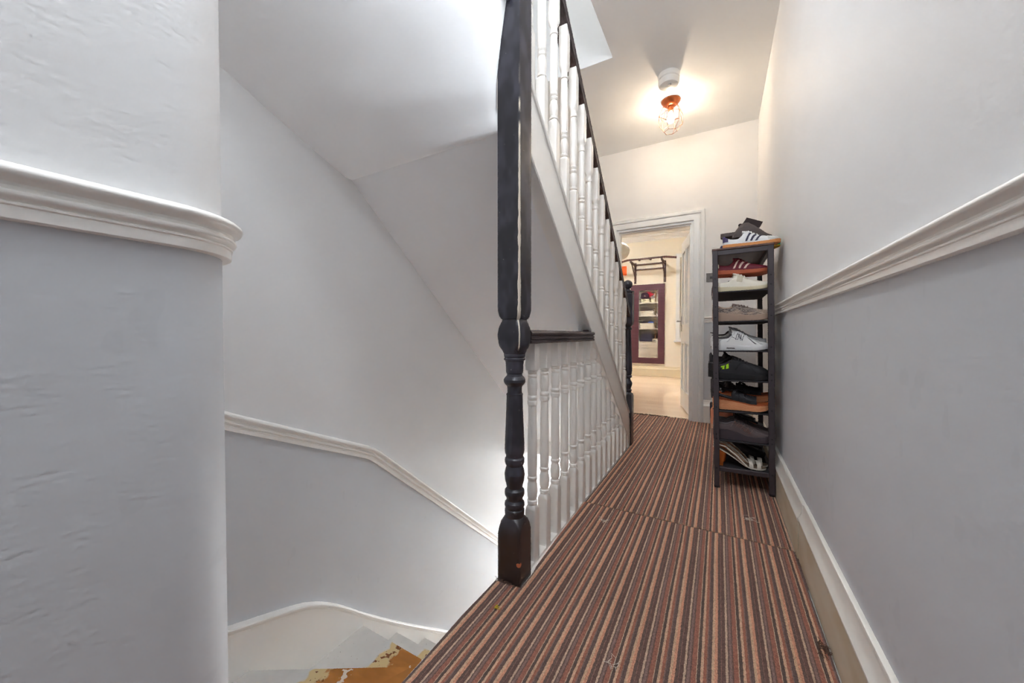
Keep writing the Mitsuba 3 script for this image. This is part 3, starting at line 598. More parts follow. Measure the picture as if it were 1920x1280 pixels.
def basket(x0, x1, z0, hh, label):
    k = thing('basket', label, 'basket')
    put('body', cat_([rbox(x0, x1, UY1 - .26, UY1 - .03, z0, z0 + .012)] + [rbox(x0 + .002, x1 - .002, y_ - .004, y_ + .004, z0, z0 + hh) for y_ in (UY1 - .256, UY1 - .034)] + [rbox(x_ - .004, x_ + .004, UY1 - .26, UY1 - .03, z0, z0 + hh) for x_ in (x0 + .004, x1 - .004)]), 'mat_wicker', k)
    n_ = max(3, int((x1 - x0) / .035))
    put('slat', cat_([rbox(x_ - .006, x_ + .006, UY1 - .034, UY1 - .026, z0 + .01, z0 + hh - .006, .002) for x_ in np.linspace(x0 + .02, x1 - .02, n_)]), 'mat_shelf_white', k)
    put('rim', rbox(x0 - .004, x1 + .004, UY1 - .034, UY1 - .022, z0 + hh - .018, z0 + hh, .003), 'mat_shelf_white', k)
    return k
basket(-2.03, -1.665, SZ[1], .165, 'white slatted basket holding black and blue clothes, third shelf down in the mirror')
basket(-2.03, -1.665, SZ[2], .145, 'white slatted basket with dark trinkets above, second shelf down in the mirror')
def crumple(c, r, sc, seed):
    m_ = sphere((0, 0, 0), r, 3); v = m_.vertices
    m_.vertices = v * (1 + .35 * (meshkit.fbm(v * 14 + seed, 3, seed) - .5)[:, None]) * sc + c; return m_
put('garment', crumple((-1.93, UY1 - .14, SZ[1] + .165), .075, (1.2, 1, .8), 3), 'mat_cloth_black', label='black garment on the left in the slatted basket seen in the mirror', cat='clothing', smooth=True)
put('garment', crumple((-1.76, UY1 - .14, SZ[1] + .160), .075, (1.15, 1, .75), 7), 'mat_cloth_blue', label='blue garment on the right in the slatted basket seen in the mirror', cat='clothing', smooth=True)
for q, (x, rr) in enumerate(((-1.97, .035), (-1.86, .045), (-1.74, .035))):
    put('trinket', cat_([tube([(x + rr * math.cos(t), UY1 - .1, SZ[2] + .155 + rr * (1 + math.sin(t))) for t in np.linspace(0, 2 * np.pi, 13)], .012, 6), sphere((x, UY1 - .1, SZ[2] + .145), rr * .6, 2)]), 'mat_cap_dark', label='small dark trinket, %s in the basket on the second shelf in the mirror' % ('leftmost', 'middle', 'rightmost')[q], cat='trinket', group='trinkets in the mirror', smooth=True)
k = thing('storage_box', 'small cream box with a handle under the dark caps in the mirror', 'box')
put('body', rbox(-2.01, -1.79, UY1 - .22, UY1 - .02, SZ[3], SZ[3] + .115), 'mat_cream_box', k); put('handle', rbox(-1.935, -1.87, UY1 - .02, UY1 - .012, SZ[3] + .075, SZ[3] + .088), 'mat_screw', k)
k = thing('storage_box', 'plain pale box right of the cream box on the top shelf in the mirror', 'box')
put('body', rbox(-1.74, -1.56, UY1 - .22, UY1 - .05, SZ[3], SZ[3] + .11), 'mat_cream_box', k)
k = thing('cap', 'dark helmet-like cap on the cream box in the mirror', 'cap')
put('crown', sphere((-1.92, UY1 - .13, SZ[3] + .20), .12, 3, (1, .8, 1.0)), 'mat_cap_dark', k, True); put('badge', sphere((-1.915, UY1 - .03, SZ[3] + .20), .018, 2, (1, .3, 1.2)), 'mat_shelf_white', k, True)
k = thing('cap', 'red cap leaning right of the dark cap in the mirror', 'cap')
put('crown', sphere((-1.82, UY1 - .16, SZ[3] + .26), .095, 3, (1.1, .6, .8)), 'mat_cap_red', k, True); put('peak', prism_y([(-1.80, SZ[3] + .16), (-1.66, SZ[3] + .25), (-1.75, SZ[3] + .28)], UY1 - .15, UY1 - .11), 'mat_cap_red', k)
k = thing('handbag', 'dark navy handbag on the lowest open shelf in the mirror', 'handbag')
put('body', trimesh.convex.convex_hull(np.vstack([rbox(-2.04, -1.67, UY1 - .22, UY1 - .04, SZ[0] + .001, SZ[0] + .03, .02).vertices, rbox(-2.00, -1.70, UY1 - .17, UY1 - .09, SZ[0] + .19, SZ[0] + .235, .02).vertices])), 'mat_navy', k)
put('handle', tube([(-1.855 + .075 * math.cos(t), UY1 - .13, SZ[0] + .225 + .06 * math.sin(t)) for t in np.linspace(0, np.pi, 12)], .007, 8), 'mat_navy', k, True)
k = thing('handbag', 'small black bag right of the navy handbag in the mirror', 'handbag')
put('body', crumple((-1.60, UY1 - .20, SZ[0] + .17), .09, (.9, .7, .95), 2), 'mat_cloth_black', k, True)
k = thing('storage_box', 'small pale box with a dark label on the lowest open shelf in the mirror', 'box')
put('body', rbox(-1.685, -1.545, UY1 - .10, UY1 - .005, SZ[0] + .001, SZ[0] + .085), 'mat_shelf_white', k); put('label_holder', rbox(-1.66, -1.60, UY1 - .005, UY1, SZ[0] + .03, SZ[0] + .05), 'mat_screw', k)

# ------------------------------------------------------------------ shoe rack
RT = .0165
Mrack = np.array([[1, 0, -RT, -.0155], [0, 1, 0, 2.405], [RT, 0, 1, -RT * .13], [0, 0, 0, 1.0]])
RW, RL, TB = .290, .64, .028
def rput(name, m_, mt, parent=None, M=Mrack, **kw):
    m_ = m_.copy(); m_.apply_transform(M); return put(name, m_, mt, parent, **kw)
rack = thing('shoe_rack', 'tall narrow black metal shoe rack with eight tiers against the right wall', 'shoe rack')
for x, y in ((0, 0), (RW - TB, 0), (0, RL - TB), (RW - TB, RL - TB)):
    p_ = rput('post', rbox(x, x + TB, y, y + TB, .008, 1.362, .003), 'mat_rack_black', rack)
    rput('foot', lathe_sq([(0, .012, 8), (.004, .0145, 10), (.012, .0145, 10)], 24, x + TB / 2, y + TB / 2), 'mat_screw', p_)
    rput('screw', cat_([cyl((x + TB / 2, y - .002 if y == 0 else y + TB + .002, z_), (x + TB / 2, y + .004 if y == 0 else y + TB - .004, z_), .0042, 10) for z_ in (.115, .285, .31, .465, .63, .66, .81, .98, 1.04, 1.150, 1.20)]), 'mat_screw', p_)
SHZ = [.118, .276, .444, .622, .790, .957, 1.127]
for i, z_ in enumerate(SHZ):
    rput('shelf', cat_([rbox(.006, RW - .006, .012, RL - .012, z_ - .008, z_, .002), cyl((.014, .01, z_ - .005), (.014, RL - .01, z_ - .005), .006, 8), cyl((RW - .014, .01, z_ - .005), (RW - .014, RL - .01, z_ - .005), .006, 8)]), 'mat_rack_shelf', rack)
for z0, z1 in ((.098, .122), (1.333, 1.360)):
    for y in (.003, RL - TB + .003): rput('end_rail', rbox(TB - .003, RW - TB + .003, y, y + .020, z0, z1, .002), 'mat_rack_black', rack)
    for x in (.003, RW - TB + .003): rput('side_rail', rbox(x, x + .020, TB - .003, RL - TB + .003, z0, z1, .002), 'mat_rack_black', rack)
mat('rack_top', proc(lambda p, n, uv: mix(rgb(70, 50, 46), rgb(92, 66, 60), fbm(p.x * 40, p.y * 4, 0, 3))), .4, .4)
rput('top_panel', rbox(-.002, RW + .002, -.002, RL + .002, 1.360, 1.371, .002), 'mat_rack_top', rack)

# ------------------------------------------------------------------ shoes
OUT_S = [0, .02, .06, .14, .30, .45, .60, .72, .82, .90, .96, .99, 1.0]
OUT_W = [.10, .36, .52, .63, .64, .66, .80, .96, .99, .86, .58, .30, .08]
def fsm(xs, ys, s): return PchipInterpolator(xs, ys)(np.clip(s, xs[0], xs[-1]))
class Shoe:
    """one shoe in its own frame: heel at the origin, toe towards +x, sole on z = 0"""
    def __init__(self, L=.275, W=.098, sole=((0, .028), (.4, .024), (.75, .020), (1, .024)), spring=.018, prof=((0, .070), (.06, .082), (.16, .070), (.28, .068), (.40, .098), (.52, .086), (.66, .062), (.80, .052), (.92, .042), (1, .026)), opening=(.05, .36), depth=.045, flare=1.06, box_=.62, heel_up=0):
        self.L, self.W, self.sole, self.spring, self.prof, self.op, self.dep, self.flare, self.box, self.heel_up = L, W, sole, spring, prof, opening, depth, flare, box_, heel_up
        self.s = np.unique(np.r_[(1 - np.cos(np.linspace(0, np.pi, 44))) / 2])
    def w(self, s): return fsm(OUT_S, OUT_W, s) * self.W / 2
    def z0(self, s): return self.spring * np.clip((s - .72) / .28, 0, 1) ** 2 + self.heel_up * np.clip((.12 - s) / .12, 0, 1) ** 2
    def zs(self, s): return fsm(*zip(*self.sole), s) + self.z0(s) * .8
    def h(self, s): return fsm(*zip(*self.prof), s)
    def bend(self, s): return .006 * np.sin(np.pi * s) - .004 * s
    def surf(self, s, a, off=0.0):
        """outer surface: a from 0 (side at y < 0) over the top to pi"""
        s, a = np.broadcast_arrays(np.asarray(s, float), np.asarray(a, float))
        w, zs, h = self.w(s) * .97 + off, self.zs(s), self.h(s)
        c_, n_ = np.cos(a), np.sin(a)
        u = -np.sign(c_) * np.abs(c_) ** self.box
        z = zs + np.maximum(h - zs, .004) * np.abs(n_) ** .85 + off * n_
        y = u * w
        b = np.clip((s - self.op[0]) / .04, 0, 1) * np.clip((self.op[1] - s) / .05, 0, 1)
        narrow = np.abs(u) < .74
        dip = np.where(narrow, 1, 0) * b * self.dep
        taper = 1 - .18 * b * np.abs(n_)
        return np.stack([s * self.L, y * taper + self.bend(s), z - dip], -1)
    def sole_mesh(self, grow=1.05, up=.0, lo=0.0, hi=1.0):
        th = np.linspace(0, 1, 2); rows = []
        s = self.s; w = self.w(s) * grow
        def loop(f):
            z = self.z0(s) + (self.zs(s) - self.z0(s)) * f
            x = s * self.L * (1 + .012 * np.sign(s - .5) * np.abs(s - .5) * 2)
            k_ = 1 if f in (lo, hi) else 1.03
            k_ = .955 if f in (lo, hi) else 1.0
            return np.vstack([np.stack([x, -w * k_ + self.bend(s), z], 1), np.stack([x, w * k_ + self.bend(s), z], 1)[::-1]])
        d = hi - lo
        g = np.array([loop(lo), loop(lo + .12 * d), loop(lo + .85 * d), loop(hi)])
        n = len(s); m_ = grid_mesh(g, wrap=True)
        f = list(m_.faces); K = 2 * n
        for r, fl in ((0, 0), (3, 1)):
            for i in range(n - 1):
                q = [(r * K + i, r * K + i + 1, r * K + K - 2 - i), (r * K + i, r * K + K - 2 - i, r * K + K - 1 - i)]
                f += q
        m_ = trimesh.Trimesh(m_.vertices, np.array(f), process=False); m_.fix_normals(); return m_
    def upper_mesh(self):
        a = np.linspace(0, np.pi, 41)
        g = self.surf(self.s[:, None], a[None, :])
        m_ = grid_mesh(g); m_.fix_normals(); return solid(g, (0, 0, -.002))
    def patch(self, s0, s1, a0, a1, width, off=.0016, n=9, side=1):
        """a band on the side: from (s0, a0) below to (s1, a1) above"""
        t = np.linspace(0, 1, n); s = s0 + (s1 - s0) * t; a = a0 + (a1 - a0) * t
        k = np.array([0, 1])
        S = s[:, None] + width * k[None, :]; A = np.repeat(a[:, None], 2, 1)
        if side < 0: A = np.pi - A
        g = self.surf(S, A, off); return solid(g, (0, .002 * side, -.0005))
    def zone(self, s0, s1, a0, a1, off=.0012, ns=14, na=10):
        S, A = np.meshgrid(np.linspace(s0, s1, ns), np.linspace(a0, a1, na), indexing='ij')
        return solid(self.surf(S, A, off), (0, 0, -.0022))
    def laces(self, s0=.40, s1=.62, n=5, r=.0028):
        out = []
        for i, s in enumerate(np.linspace(s0, s1, n)):
            a = np.linspace(np.pi * .30, np.pi * .70, 9)
            out.append(tube(self.surf(s + .012 * np.sin(np.linspace(0, np.pi, 9) + i), a, .003), r, 6))
        return cat_(out)
    def tongue(self, L=.045, w=.034):
        s = np.linspace(self.op[1] + .01, self.op[1] + .14, 8)
        y = np.linspace(-1, 1, 9) * w / 2
        g = [[(ss * self.L - .004 * (1 - i / 7), yy_ + self.bend(ss), self.h(self.op[1] + .14) + (self.h(np.maximum(ss, self.op[1] + .04)) - self.h(self.op[1] + .14)) + .003 + .008 * (1 - i / 7) ** 1.5 - 22 * yy_ ** 2) for yy_ in y] for i, ss in enumerate(s)]
        return solid(g, (.002, 0, -.006))
    def collar(self, r=.005):
        s = np.linspace(self.op[0], self.op[1], 18); pts = []
        for a in (np.pi * .27,):
            pts = list(self.surf(s[::-1], a)) + [self.surf(self.op[0] - .03, np.pi / 2)] + list(self.surf(s, np.pi - a))
        return tube(np.array(pts), r, 7)

def place_shoe(x, y, z, yaw=0.0, pitch=0.0, roll=0.0, flip=False):
    """heel at rack-local (x, y, z)"""
    M = np.eye(4)
    cy_, sy_ = math.cos(yaw), math.sin(yaw); cp_, sp_ = math.cos(pitch), math.sin(pitch); cr, sr = math.cos(roll), math.sin(roll)
    Rz = np.array([[cy_, -sy_, 0], [sy_, cy_, 0], [0, 0, 1]]); Ry = np.array([[cp_, 0, sp_], [0, 1, 0], [-sp_, 0, cp_]]); Rx = np.array([[1, 0, 0], [0, cr, -sr], [0, sr, cr]])
    M[:3, :3] = Rz @ Ry @ Rx; M[:3, 3] = (x, y, z)
    if flip: M[:3, 1] *= -1
    return Mrack @ M
PAL = {}
def pal(*c, rough=.6, spec=.3):
    k = 'shoe_%d_%d_%d' % c
    if k not in PAL: PAL[k] = mat(k, tuple(c), rough, spec)
    return PAL[k]
def sput(name, m_, mt, parent, M, smooth=40, **kw):
    m_ = m_.copy(); m_.apply_transform(M)
    if np.linalg.det(M[:3, :3]) < 0: m_.invert()
    return put(name, m_, mt, parent, smooth=smooth, **kw)
def trainer(label, M, S, upper, sole, lace=None, tongue_=None, stripes=None, collar_=None, heel=None, toe=None, group=None, kind_='shoe', sole2=None, extra=None, sole_grow=1.05):
    k = thing(kind_, label, 'shoe', group)
    if sole2:
        sput('outsole', S.sole_mesh(sole_grow, lo=0, hi=.4), sole2, k, M); sput('sole', S.sole_mesh(sole_grow * 1.01, lo=.4, hi=1.0), sole, k, M)
    else: sput('sole', S.sole_mesh(sole_grow), sole, k, M)
    sput('upper', S.upper_mesh(), upper, k, M, 50)
    sput('insole', S.sole_mesh(.80, lo=.98, hi=1.03), pal(58, 52, 56), k, M)
    if tongue_: sput('tongue', S.tongue(), tongue_, k, M)
    if lace: sput('laces', S.laces(), lace, k, M)
    if collar_: sput('collar', S.collar(), collar_, k, M)
    if heel: sput('heel_tab', S.zone(.002, .10, .25, np.pi - .25, .0016), heel, k, M)
    if toe: sput('toe_cap', S.zone(.80, .992, .12, np.pi - .12, .0014), toe, k, M)
    if stripes:
        for s0 in stripes[1]:
            for sd in (1, -1): sput('stripe', S.patch(s0, s0 + .085, .10, 1.02, .036, side=sd), stripes[0], k, M)
    if extra: extra(k, S, M)
    return k

low_top = dict(prof=((0, .066), (.05, .074), (.14, .060), (.26, .056), (.38, .084), (.46, .088), (.58, .068), (.72, .053), (.86, .044), (.95, .038), (1, .026)), sole=((0, .024), (.4, .022), (.75, .019), (1, .020)), spring=.008)
S1 = Shoe(L=.272, W=.100, **low_top)
zt = 1.372
gum, gum2, wht, navy, cream, silver = pal(206, 140, 86), pal(176, 92, 62), pal(228, 228, 228), pal(52, 50, 70), pal(226, 218, 198), pal(196, 196, 196)
M = place_shoe(.052, .062, zt, .02)
def gum_extra(k, S, M): sput('toe_guard', S.zone(.78, .985, .2, np.pi - .2, .0018), pal(206, 206, 202), k, M)
trainer('white low trainer with three dark stripes and tan gum sole on top of the rack', M, S1, wht, gum, wht, wht, (navy, (.40, .485, .57)), None, pal(66, 58, 92), None, None, extra=gum_extra)
M = place_shoe(.040, .300, zt, -.05)
trainer('matching white striped trainer at the back on top of the rack', M, S1, wht, gum, wht, wht, (navy, (.40, .485, .57)), None, pal(66, 58, 92))
# green shoe pushed to the wall
M = place_shoe(.100, .176, zt, -.0)
trainer('green trainer with yellow sole whose toe shows past the top corner of the rack', M, Shoe(L=.235, W=.095, **low_top), pal(28, 122, 84), pal(20, 128, 84), pal(40, 140, 90), sole2=pal(206, 160, 46))
# grey cap with flat panel
capg, capd = pal(92, 84, 82, rough=.85, spec=.1), pal(58, 50, 50, rough=.85, spec=.1)
k = thing('hat', 'crumpled dark grey hat with a flat square flap behind the top trainer', 'hat')
Mh = place_shoe(.0, .21, zt)
prof_h = [(0.1022, 0.0939), (0.1135, 0.1214), (0.1247, 0.139), (0.1414, 0.1621), (0.1633, 0.1714), (0.1876, 0.1754), (0.2115, 0.1572), (0.2352, 0.1344), (0.2586, 0.1182), (0.2792, 0.0963), (0.3022, 0.0835)]
HB = .078                                                                  # it lies on the trainers
g = []
for x, hh in prof_h:
    wv = .078 * math.sin(np.pi * np.clip((x + .02) / .32, 0, 1)) + .012
    g.append([(x, wv * math.cos(t), HB + (hh - HB) * abs(math.sin(t)) ** .7 + .003 * math.sin(90 * x + 3 * t)) for t in np.linspace(np.pi, 0, 25)])
sput('crown', solid(g, (0, 0, -.004)), capg, k, Mh, 60)
br = []
for uu in np.linspace(0, 1, 12):
    hw = .062 * math.sqrt(1 - (1 - uu) ** 2) + .002
    br.append([(0.043 + 0.1015 * uu, hw * vv, 0.1156 + -0.0056 * uu - .010 * vv * vv - .006) for vv in np.linspace(-1, 1, 11)])
sput('brim', solid(br, (0, 0, .020)), capg, k, Mh, 60)
fl_ = np.array([(0.1496, 0.1576), (0.1797, 0.2053), (0.2589, 0.1667), (0.2431, 0.1363)])
sput('flap', prism_y(fl_, -.012, .0), capd, k, Mh, 20)
sput('strap', prism_y([(0.1359, 0.163), (0.1415, 0.1702), (0.1578, 0.1659), (0.1632, 0.1522)], -.03, .0), capd, k, Mh, 20)

# top shelf: ivory pair with a burgundy pair lying on it
z_ = SHZ[6]
ivory, ivory_s = pal(232, 226, 210), pal(214, 202, 172)
def ivory_x(k, S, M):
    for sd in (1, -1): sput('logo_patch', S.patch(.42, .44, .35, .95, .10, side=sd), pal(206, 198, 176), k, M)
S2 = Shoe(L=.278, W=.100, sole=((0, .030), (.4, .025), (.75, .020), (1, .020)), prof=((0, .062), (.06, .070), (.14, .058), (.28, .066), (.40, .098), (.50, .092), (.62, .070), (.76, .056), (.90, .044), (1, .026)), spring=.012)
trainer('ivory low trainer on the top shelf under the burgundy one', place_shoe(.002, .068, z_, .0), S2, ivory, ivory_s, ivory, ivory, extra=ivory_x)
trainer('second ivory trainer behind the first on the top shelf', place_shoe(.002, .176, z_, .0), S2, ivory, ivory_s, ivory, ivory)
S3 = Shoe(L=.272, W=.096, **low_top)
burg = pal(104, 30, 44)
trainer('burgundy trainer with three cream stripes and brown gum sole lying on the ivory pair', place_shoe(.004, .092, z_ + .106, .02, .03), S3, burg, gum2, pal(150, 60, 66), burg, (pal(228, 200, 188), (.36, .455, .55)), None, cream)
trainer('second burgundy trainer behind the first on the ivory pair', place_shoe(.006, .205, z_ + .108, .0, .03), S3, burg, gum2, pal(150, 60, 66), burg, (pal(228, 200, 188), (.36, .455, .55)), None, cream)

# taupe knit runners
z_ = SHZ[5]
def knit(p, n, uv):
    band = smoothstep(.40, .62, fbm(p.x * 16, p.z * 30, 2.0, 2) + .25 * noise(p.x * 70, p.z * 40, 5.0))
    b = smoothstep(.52, .58, fbm(p.x * 150, p.y * 120, p.z * 420, 2)) * (.35 + .65 * band)
    return mix(mix(rgb(176, 156, 140), rgb(150, 138, 130), band), rgb(62, 48, 48), b)
mat('knit', proc(knit), .8, .15)
S4 = Shoe(L=.288, W=.112, sole=((0, .058), (.25, .048), (.5, .036), (.75, .030), (1, .034)), spring=.016, prof=((0, .078), (.05, .108), (.13, .090), (.26, .082), (.40, .092), (.52, .088), (.66, .074), (.80, .064), (.92, .056), (1, .036)), heel_up=.008)
taupe = pal(164, 140, 124)
for i, (y, l) in enumerate(((.070, 'taupe knit runner with speckled pattern and thick sole at the front of the second shelf'), (.188, 'second taupe knit runner standing behind the first on the second shelf'))):
    trainer(l, place_shoe(-.004, y, z_, .0), S4, 'mat_knit', taupe, pal(110, 92, 88), pal(130, 110, 104), None, taupe, taupe, sole_grow=1.10)

# white running shoes with a letter
z_ = SHZ[4]
S5 = Shoe(L=.283, W=.104, sole=((0, .040), (.3, .032), (.6, .026), (1, .026)), spring=.016, prof=((0, .074), (.05, .098), (.14, .080), (.27, .082), (.38, .110), (.48, .106), (.60, .086), (.74, .062), (.86, .050), (.95, .042), (1, .028)), heel_up=.006)
def run_x(k, S, M):
    for sd in (1, -1):
        for sa in (.10, .26): sput('overlay', S.patch(sa, sa + .14, .25, .95, .03, side=sd), silver, k, M)
        sput('overlay', S.patch(.62, .74, .95, .22, .035, side=sd), pal(120, 118, 120), k, M)
        sput('toe_overlay', S.patch(.74, .84, .85, .18, .05, side=sd), silver, k, M)
    # the letter N on the side, in outline
    for a_, b_ in ((0, 0), (.075, 0)):
        for dx in (0, .034): sput('letter', S.patch(.42 + a_ + dx, .45 + a_ + dx, .34, .90, .008, .0030), pal(62, 58, 66), k, M)
    sput('letter', S.patch(.460, .505, .90, .34, .008, .0034), pal(62, 58, 66), k, M); sput('letter', S.patch(.483, .528, .90, .34, .008, .0034), pal(62, 58, 66), k, M)
    sput('letter', S.patch(.345, .445, .60, .34, .010, .0030), pal(84, 80, 88), k, M)
    sput('sole_insert', S.sole_mesh(1.062, lo=.25, hi=.55).slice_plane((.075 * 1, 0, 0), (1, 0, 0)).slice_plane((.115, 0, 0), (-1, 0, 0)), pal(110, 104, 104), k, M)
trainer('white and silver running shoe with an outlined letter N on its side, third shelf', place_shoe(-.008, .066, z_, .03), S5, pal(232, 232, 230), wht, wht, pal(222, 222, 220), None, pal(60, 58, 60), silver, None, extra=run_x)
trainer('second white running shoe set back and turned behind the lettered one, third shelf', place_shoe(-.016, .186, z_ + .016, -.06, -.03), S5, pal(226, 226, 226), wht, wht, pal(222, 222, 220), None, pal(60, 58, 60), silver, None, extra=run_x)

# black trainers with a neon patch
z_ = SHZ[3]
blk, blk2, neon = pal(29, 27, 30), pal(20, 19, 21), pal(176, 222, 34)
S6 = Shoe(L=.290, W=.106, sole=((0, .044), (.3, .038), (.6, .032), (1, .030)), spring=.012, prof=((0, .080), (.05, .100), (.13, .088), (.25, .100), (.36, .128), (.46, .122), (.58, .104), (.72, .090), (.86, .074), (.95, .056), (1, .032)))
def neon_x(k, S, M):
    ng = []
    for side in (1,):
        a = S.zone(.165, .300, .32, 1.20, .0022); ng.append(a)
    sput('neon_patch', cat_(ng), neon, k, M); sput('neon_notch', cat_([S.patch(.226, .236, .28, .68, .022, .0042), S.patch(.150, .170, .28, .48, .03, .0042)]), blk2, k, M)
    sput('overlay', S.patch(.40, .52, .2, .95, .03, .003), blk2, k, M); sput('overlay', S.patch(.60, .72, .9, .2, .03, .003), blk2, k, M)
trainer('black trainer with a neon green patch on its heel side, fourth shelf', place_shoe(-.010, .068, z_, .02), S6, blk, blk2, pal(62, 60, 62), blk, None, pal(52, 50, 54), None, blk2, extra=neon_x)
trainer('second black trainer behind the neon patched one, fourth shelf', place_shoe(-.030, .184, z_, -.04), S6, blk, blk2, pal(62, 60, 62), blk, None, pal(52, 50, 54), None, blk2)

# platform sandals
def outline(L, W, n=40, grow=1.0, bend=.006):
    s = (1 - np.cos(np.linspace(0, np.pi, n))) / 2
    w_ = fsm(OUT_S, OUT_W, s) * W / 2 * grow
    return s, w_
def slab(L, W, zb, zt_, grow=1.0, n=40):
    """sole slab between two height curves of s"""
    s, w_ = outline(L, W, n, grow); b = .006 * np.sin(np.pi * s)
    def loop(zf, k_): return np.vstack([np.stack([s * L, -w_ * k_ + b, zf(s)], 1), np.stack([s * L, w_ * k_ + b, zf(s)], 1)[::-1]])
    zm = lambda f: (lambda q: zb(q) + (zt_(q) - zb(q)) * f)
    g = np.array([loop(zm(0), .97), loop(zm(.08), 1), loop(zm(.92), 1), loop(zm(1), .97)])
    m_ = grid_mesh(g, wrap=True); K = 2 * n; f = list(m_.faces)
    for r in (0, 3):
        for i in range(n - 1): f += [(r * K + i, r * K + i + 1, r * K + K - 2 - i), (r * K + i, r * K + K - 2 - i, r * K + K - 1 - i)]
    m_ = trimesh.Trimesh(m_.vertices, np.array(f), process=False); m_.fix_normals(); return m_
def band(L, W, s0, s1, wid, zf, hh, t=.003, skew=0.0, n=17, grow=1.0):
    """strap over the foot from s0 on the near side to s1 on the far side"""
    th = np.linspace(0, np.pi, n); g = []
    for tt_ in th:
        f = (1 - math.cos(tt_)) / 2; s = s0 + (s1 - s0) * f; row = []
        for q in (0, 1):
            sq = s + wid * q
            w_ = float(fsm(OUT_S, OUT_W, sq)) * W / 2 * grow
            row.append((sq * L, -w_ * math.cos(tt_) + .006 * math.sin(np.pi * sq), float(zf(sq)) + hh(sq) * math.sin(tt_) ** .8))
        g.append(row)
    g = np.array(g); return solid(g, (0, 0, t))
z_ = SHZ[2]
cork = proc(lambda p, n, uv: mix(rgb(214, 138, 92), rgb(232, 166, 122), fbm(p.x * 90, p.y * 90, p.z * 160, 3)))
mat('cork', cork, .6, .3)
LW = .285
zb0 = lambda s: .004 + .020 * np.clip((s - .70) / .30, 0, 1) ** 2 + 0 * s
zt0 = lambda s: fsm((0, .25, .5, .7, .85, 1), (.062, .058, .046, .038, .040, .050), s)
zt1 = lambda s: zt0(s) + .007
def sandal(label, M):
    k = thing('sandal', label, 'sandal')
    sput('outsole', slab(LW, .100, lambda s: zb0(s) - .004, zb0), blk2, k, M); sput('platform', slab(LW, .100, zb0, zt0, 1.0), 'mat_cork', k, M)
    sput('footbed', slab(LW, .100, zt0, zt1, 1.01), pal(168, 84, 46), k, M)
    H1 = lambda s: .034 + .05 * (.75 - s)
    for a, b in ((.37, .34), (.47, .45), (.57, .57), (.66, .68)): sput('strap', band(LW, .100, a, b, .096, zt1, H1, .004, grow=1.02), blk, k, M)
    sput('cross_strap', band(LW, .100, .34, .50, .05, zt1, lambda s: .060, .004), blk, k, M)
    sput('heel_strap', tube([(.10 * LW + .0, -.033, zt1(.1) + .0), (.05 * LW, -.032, zt1(.1) + .032), (-.002, 0, zt1(.1) + .042), (.05 * LW, .034, zt1(.1) + .032), (.12 * LW, .036, zt1(.1))], [.008, .009, .009, .009, .008], 8), blk, k, M)
    sput('ankle_strap', tube([(.05 * LW, -.033, zt1(.1) + .030), (.18 * LW, -.034, zt1(.2) + .018), (.34 * LW, -.035, zt1(.3) + .010)], .009, 8), blk, k, M)
    sput('buckle', cat_([sphere((.06 * LW, -.042, zt1(.1) + .022), .005, 2), sphere((.07 * LW, -.042, zt1(.1) + .008), .0045, 2)]), 'mat_satin_chrome', k, M)
sandal('black strappy sandal on a tan cork platform at the front of the fifth shelf', place_shoe(-.006, .068, z_, .0))
sandal('second black strappy sandal with tan platform behind the first, fifth shelf', place_shoe(.030, .185, z_ + .018, .0, -.10))

# dark runners with an orange grid
z_ = SHZ[1]
dk, dk2 = pal(88, 76, 76), pal(64, 56, 60)
S7 = Shoe(L=.294, W=.110, sole=((0, .046), (.2, .058), (.4, .048), (.6, .030), (.8, .034), (1, .044)), spring=.016, prof=((0, .086), (.05, .114), (.12, .104), (.24, .098), (.34, .116), (.44, .108), (.58, .090), (.72, .072), (.86, .060), (.95, .050), (1, .034)), heel_up=.012)
def grid_x(k, S, M):
    for j in range(5): sput('orange_band', S.patch(.28 + .016 * j, .60 + .012 * j, 1.0 - .11 * j, .62 - .11 * j, .007, .0030, 14), pal(168, 104, 74), k, M)
    for j in range(5): sput('grey_band', S.patch(.30 + .08 * j, .38 + .075 * j, .30, 1.02, .008, .0036), pal(122, 104, 98), k, M)
    sput('edge_piping', S.patch(.26, .72, 1.05, .62, .018, .0038, 14), pal(124, 108, 98), k, M)
trainer('dark brown runner with orange lines on its side, front of the sixth shelf', place_shoe(-.004, .070, z_, .02), S7, dk, dk2, pal(70, 62, 66), dk, None, pal(96, 88, 90), pal(120, 110, 108), None, extra=grid_x, sole_grow=1.09)
trainer('second dark runner behind the first on the sixth shelf', place_shoe(-.004, .190, z_, -.02), S7, dk, dk2, pal(70, 62, 66), dk, None, pal(96, 88, 90), None, None, sole_grow=1.09)

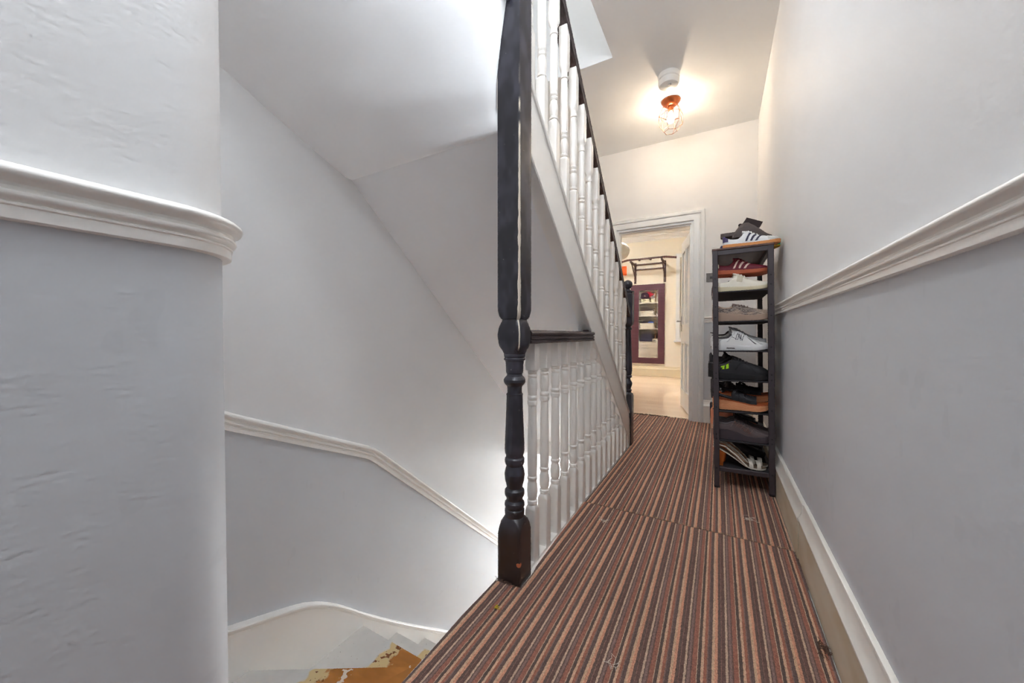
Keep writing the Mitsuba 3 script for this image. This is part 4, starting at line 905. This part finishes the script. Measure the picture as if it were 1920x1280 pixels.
# heeled sandals on the bottom tier
z_ = SHZ[0]
ivw = pal(230, 222, 208); tan = pal(176, 92, 34); tanl = pal(206, 156, 118)
def heel_sandal(label, M):
    k = thing('heeled_sandal', label, 'sandal')
    LH, WH = .262, .080
    zc = lambda s: fsm((0, .10, .25, .45, .62, .75, .9, 1), (.102, .096, .076, .042, .012, .004, .003, .006), s)
    sput('sole', slab(LH, WH, zc, lambda s: zc(s) + .008), ivw, k, M)
    sput('footbed', slab(LH, WH, lambda s: zc(s) + .008, lambda s: zc(s) + .010, .90), pal(118, 100, 84), k, M)
    v = [(x, y, 0) for x in (.010, .050) for y in (-.017, .017)] + [(x, y, float(zc(x / LH))) for x in (.002, .062) for y in (-.024, .024)]
    sput('block_heel', trimesh.convex.convex_hull(np.array(v)), tan, k, M, 25)
    zt_ = lambda s: zc(s) + .008
    for a, b in ((.68, .64), (.82, .80)): sput('strap', band(LH, WH, a, b, .075, zt_, lambda s: .032, .003, grow=1.03), ivw, k, M)
    h0 = np.array([.004, 0, .106])
    sput('heel_counter', band(LH, WH, .02, .02, .05, zt_, lambda s: .030, .003), ivw, k, M)
    for sgn in (-1, 1):
        sput('slingback', tube([(.02, sgn * .022, .125), (.06, sgn * .030, .118), (.115, sgn * .033, .075), (.165, sgn * .040, .020)], .0048, 6), ivw, k, M)
        sput('slingback_lining', tube([(.022, sgn * .019, .122), (.06, sgn * .026, .114), (.115, sgn * .029, .071), (.165, sgn * .036, .017)], .0044, 6), tanl, k, M)
    sput('ankle_strap', tube([(.02, -.022, .125), (.012, .0, .138), (.02, .022, .125), (.055, .02, .130), (.085, -.01, .112)], .0045, 6), ivw, k, M)
    sput('buckle', sphere((.066, -.034, .112), .0042, 2), 'mat_satin_chrome', k, M)
heel_sandal('white strappy sandal with an orange tan block heel at the front of the bottom tier', place_shoe(-.006, .062, z_, .04))
heel_sandal('second white heeled sandal half hidden behind the first on the bottom tier', place_shoe(.008, .150, z_, -.06))

# mostly hidden shoes further back: heels stick out, tall dark ones close the gaps
back = [  # tier, colour of upper, sole, words, heel overhang
    (0, (44, 40, 44), (30, 28, 30), 'black ankle boot', 0), (1, (226, 150, 118), (214, 170, 140), 'salmon high top', .022), (2, (58, 52, 56), (222, 218, 212), 'dark grey high top with white sole', .016),
    (3, (38, 36, 40), (226, 222, 216), 'black high top with white sole', .024), (4, (228, 218, 200), (236, 230, 218), 'cream trainer', .014), (5, (70, 76, 96), (200, 200, 200), 'blue grey trainer', -.004), (6, (92, 62, 70), (200, 180, 170), 'mauve trainer', .006)]
S8 = Shoe(L=.268, W=.098)
S9 = Shoe(L=.268, W=.100, prof=((0, .120), (.06, .138), (.16, .128), (.28, .126), (.36, .134), (.44, .112), (.56, .084), (.70, .066), (.84, .056), (.94, .046), (1, .030)), opening=(.05, .33), depth=.03)
S10 = Shoe(L=.260, W=.098, **low_top)
for i, (tier, cu, cs_, words, over) in enumerate(back):
    row = ('bottom tier', 'sixth shelf', 'fifth shelf', 'fourth shelf', 'third shelf', 'second shelf', 'top shelf')[tier]
    dark = (48, 44, 48)
    for j, y in enumerate((.312, .424, .545)):
        c2 = cu if j == 0 else dark; s2 = cs_ if j == 0 else (70, 66, 68) if j == 1 else (190, 186, 180)
        w_ = (words, 'black boot', 'black boot with pale sole')[j] if tier < 4 else (words, 'dark trainer', 'dark trainer with pale sole')[j]
        S_ = S9 if tier < 4 else S8 if j else S10
        trainer('mostly hidden %s, %s along the %s' % (w_, ('third', 'fourth', 'rearmost')[j], row), place_shoe(-over - .004 * j, y, SHZ[tier], .02 * (j - 1)), S_, pal(*c2), pal(*s2), pal(*c2), pal(*c2), None, None, None)
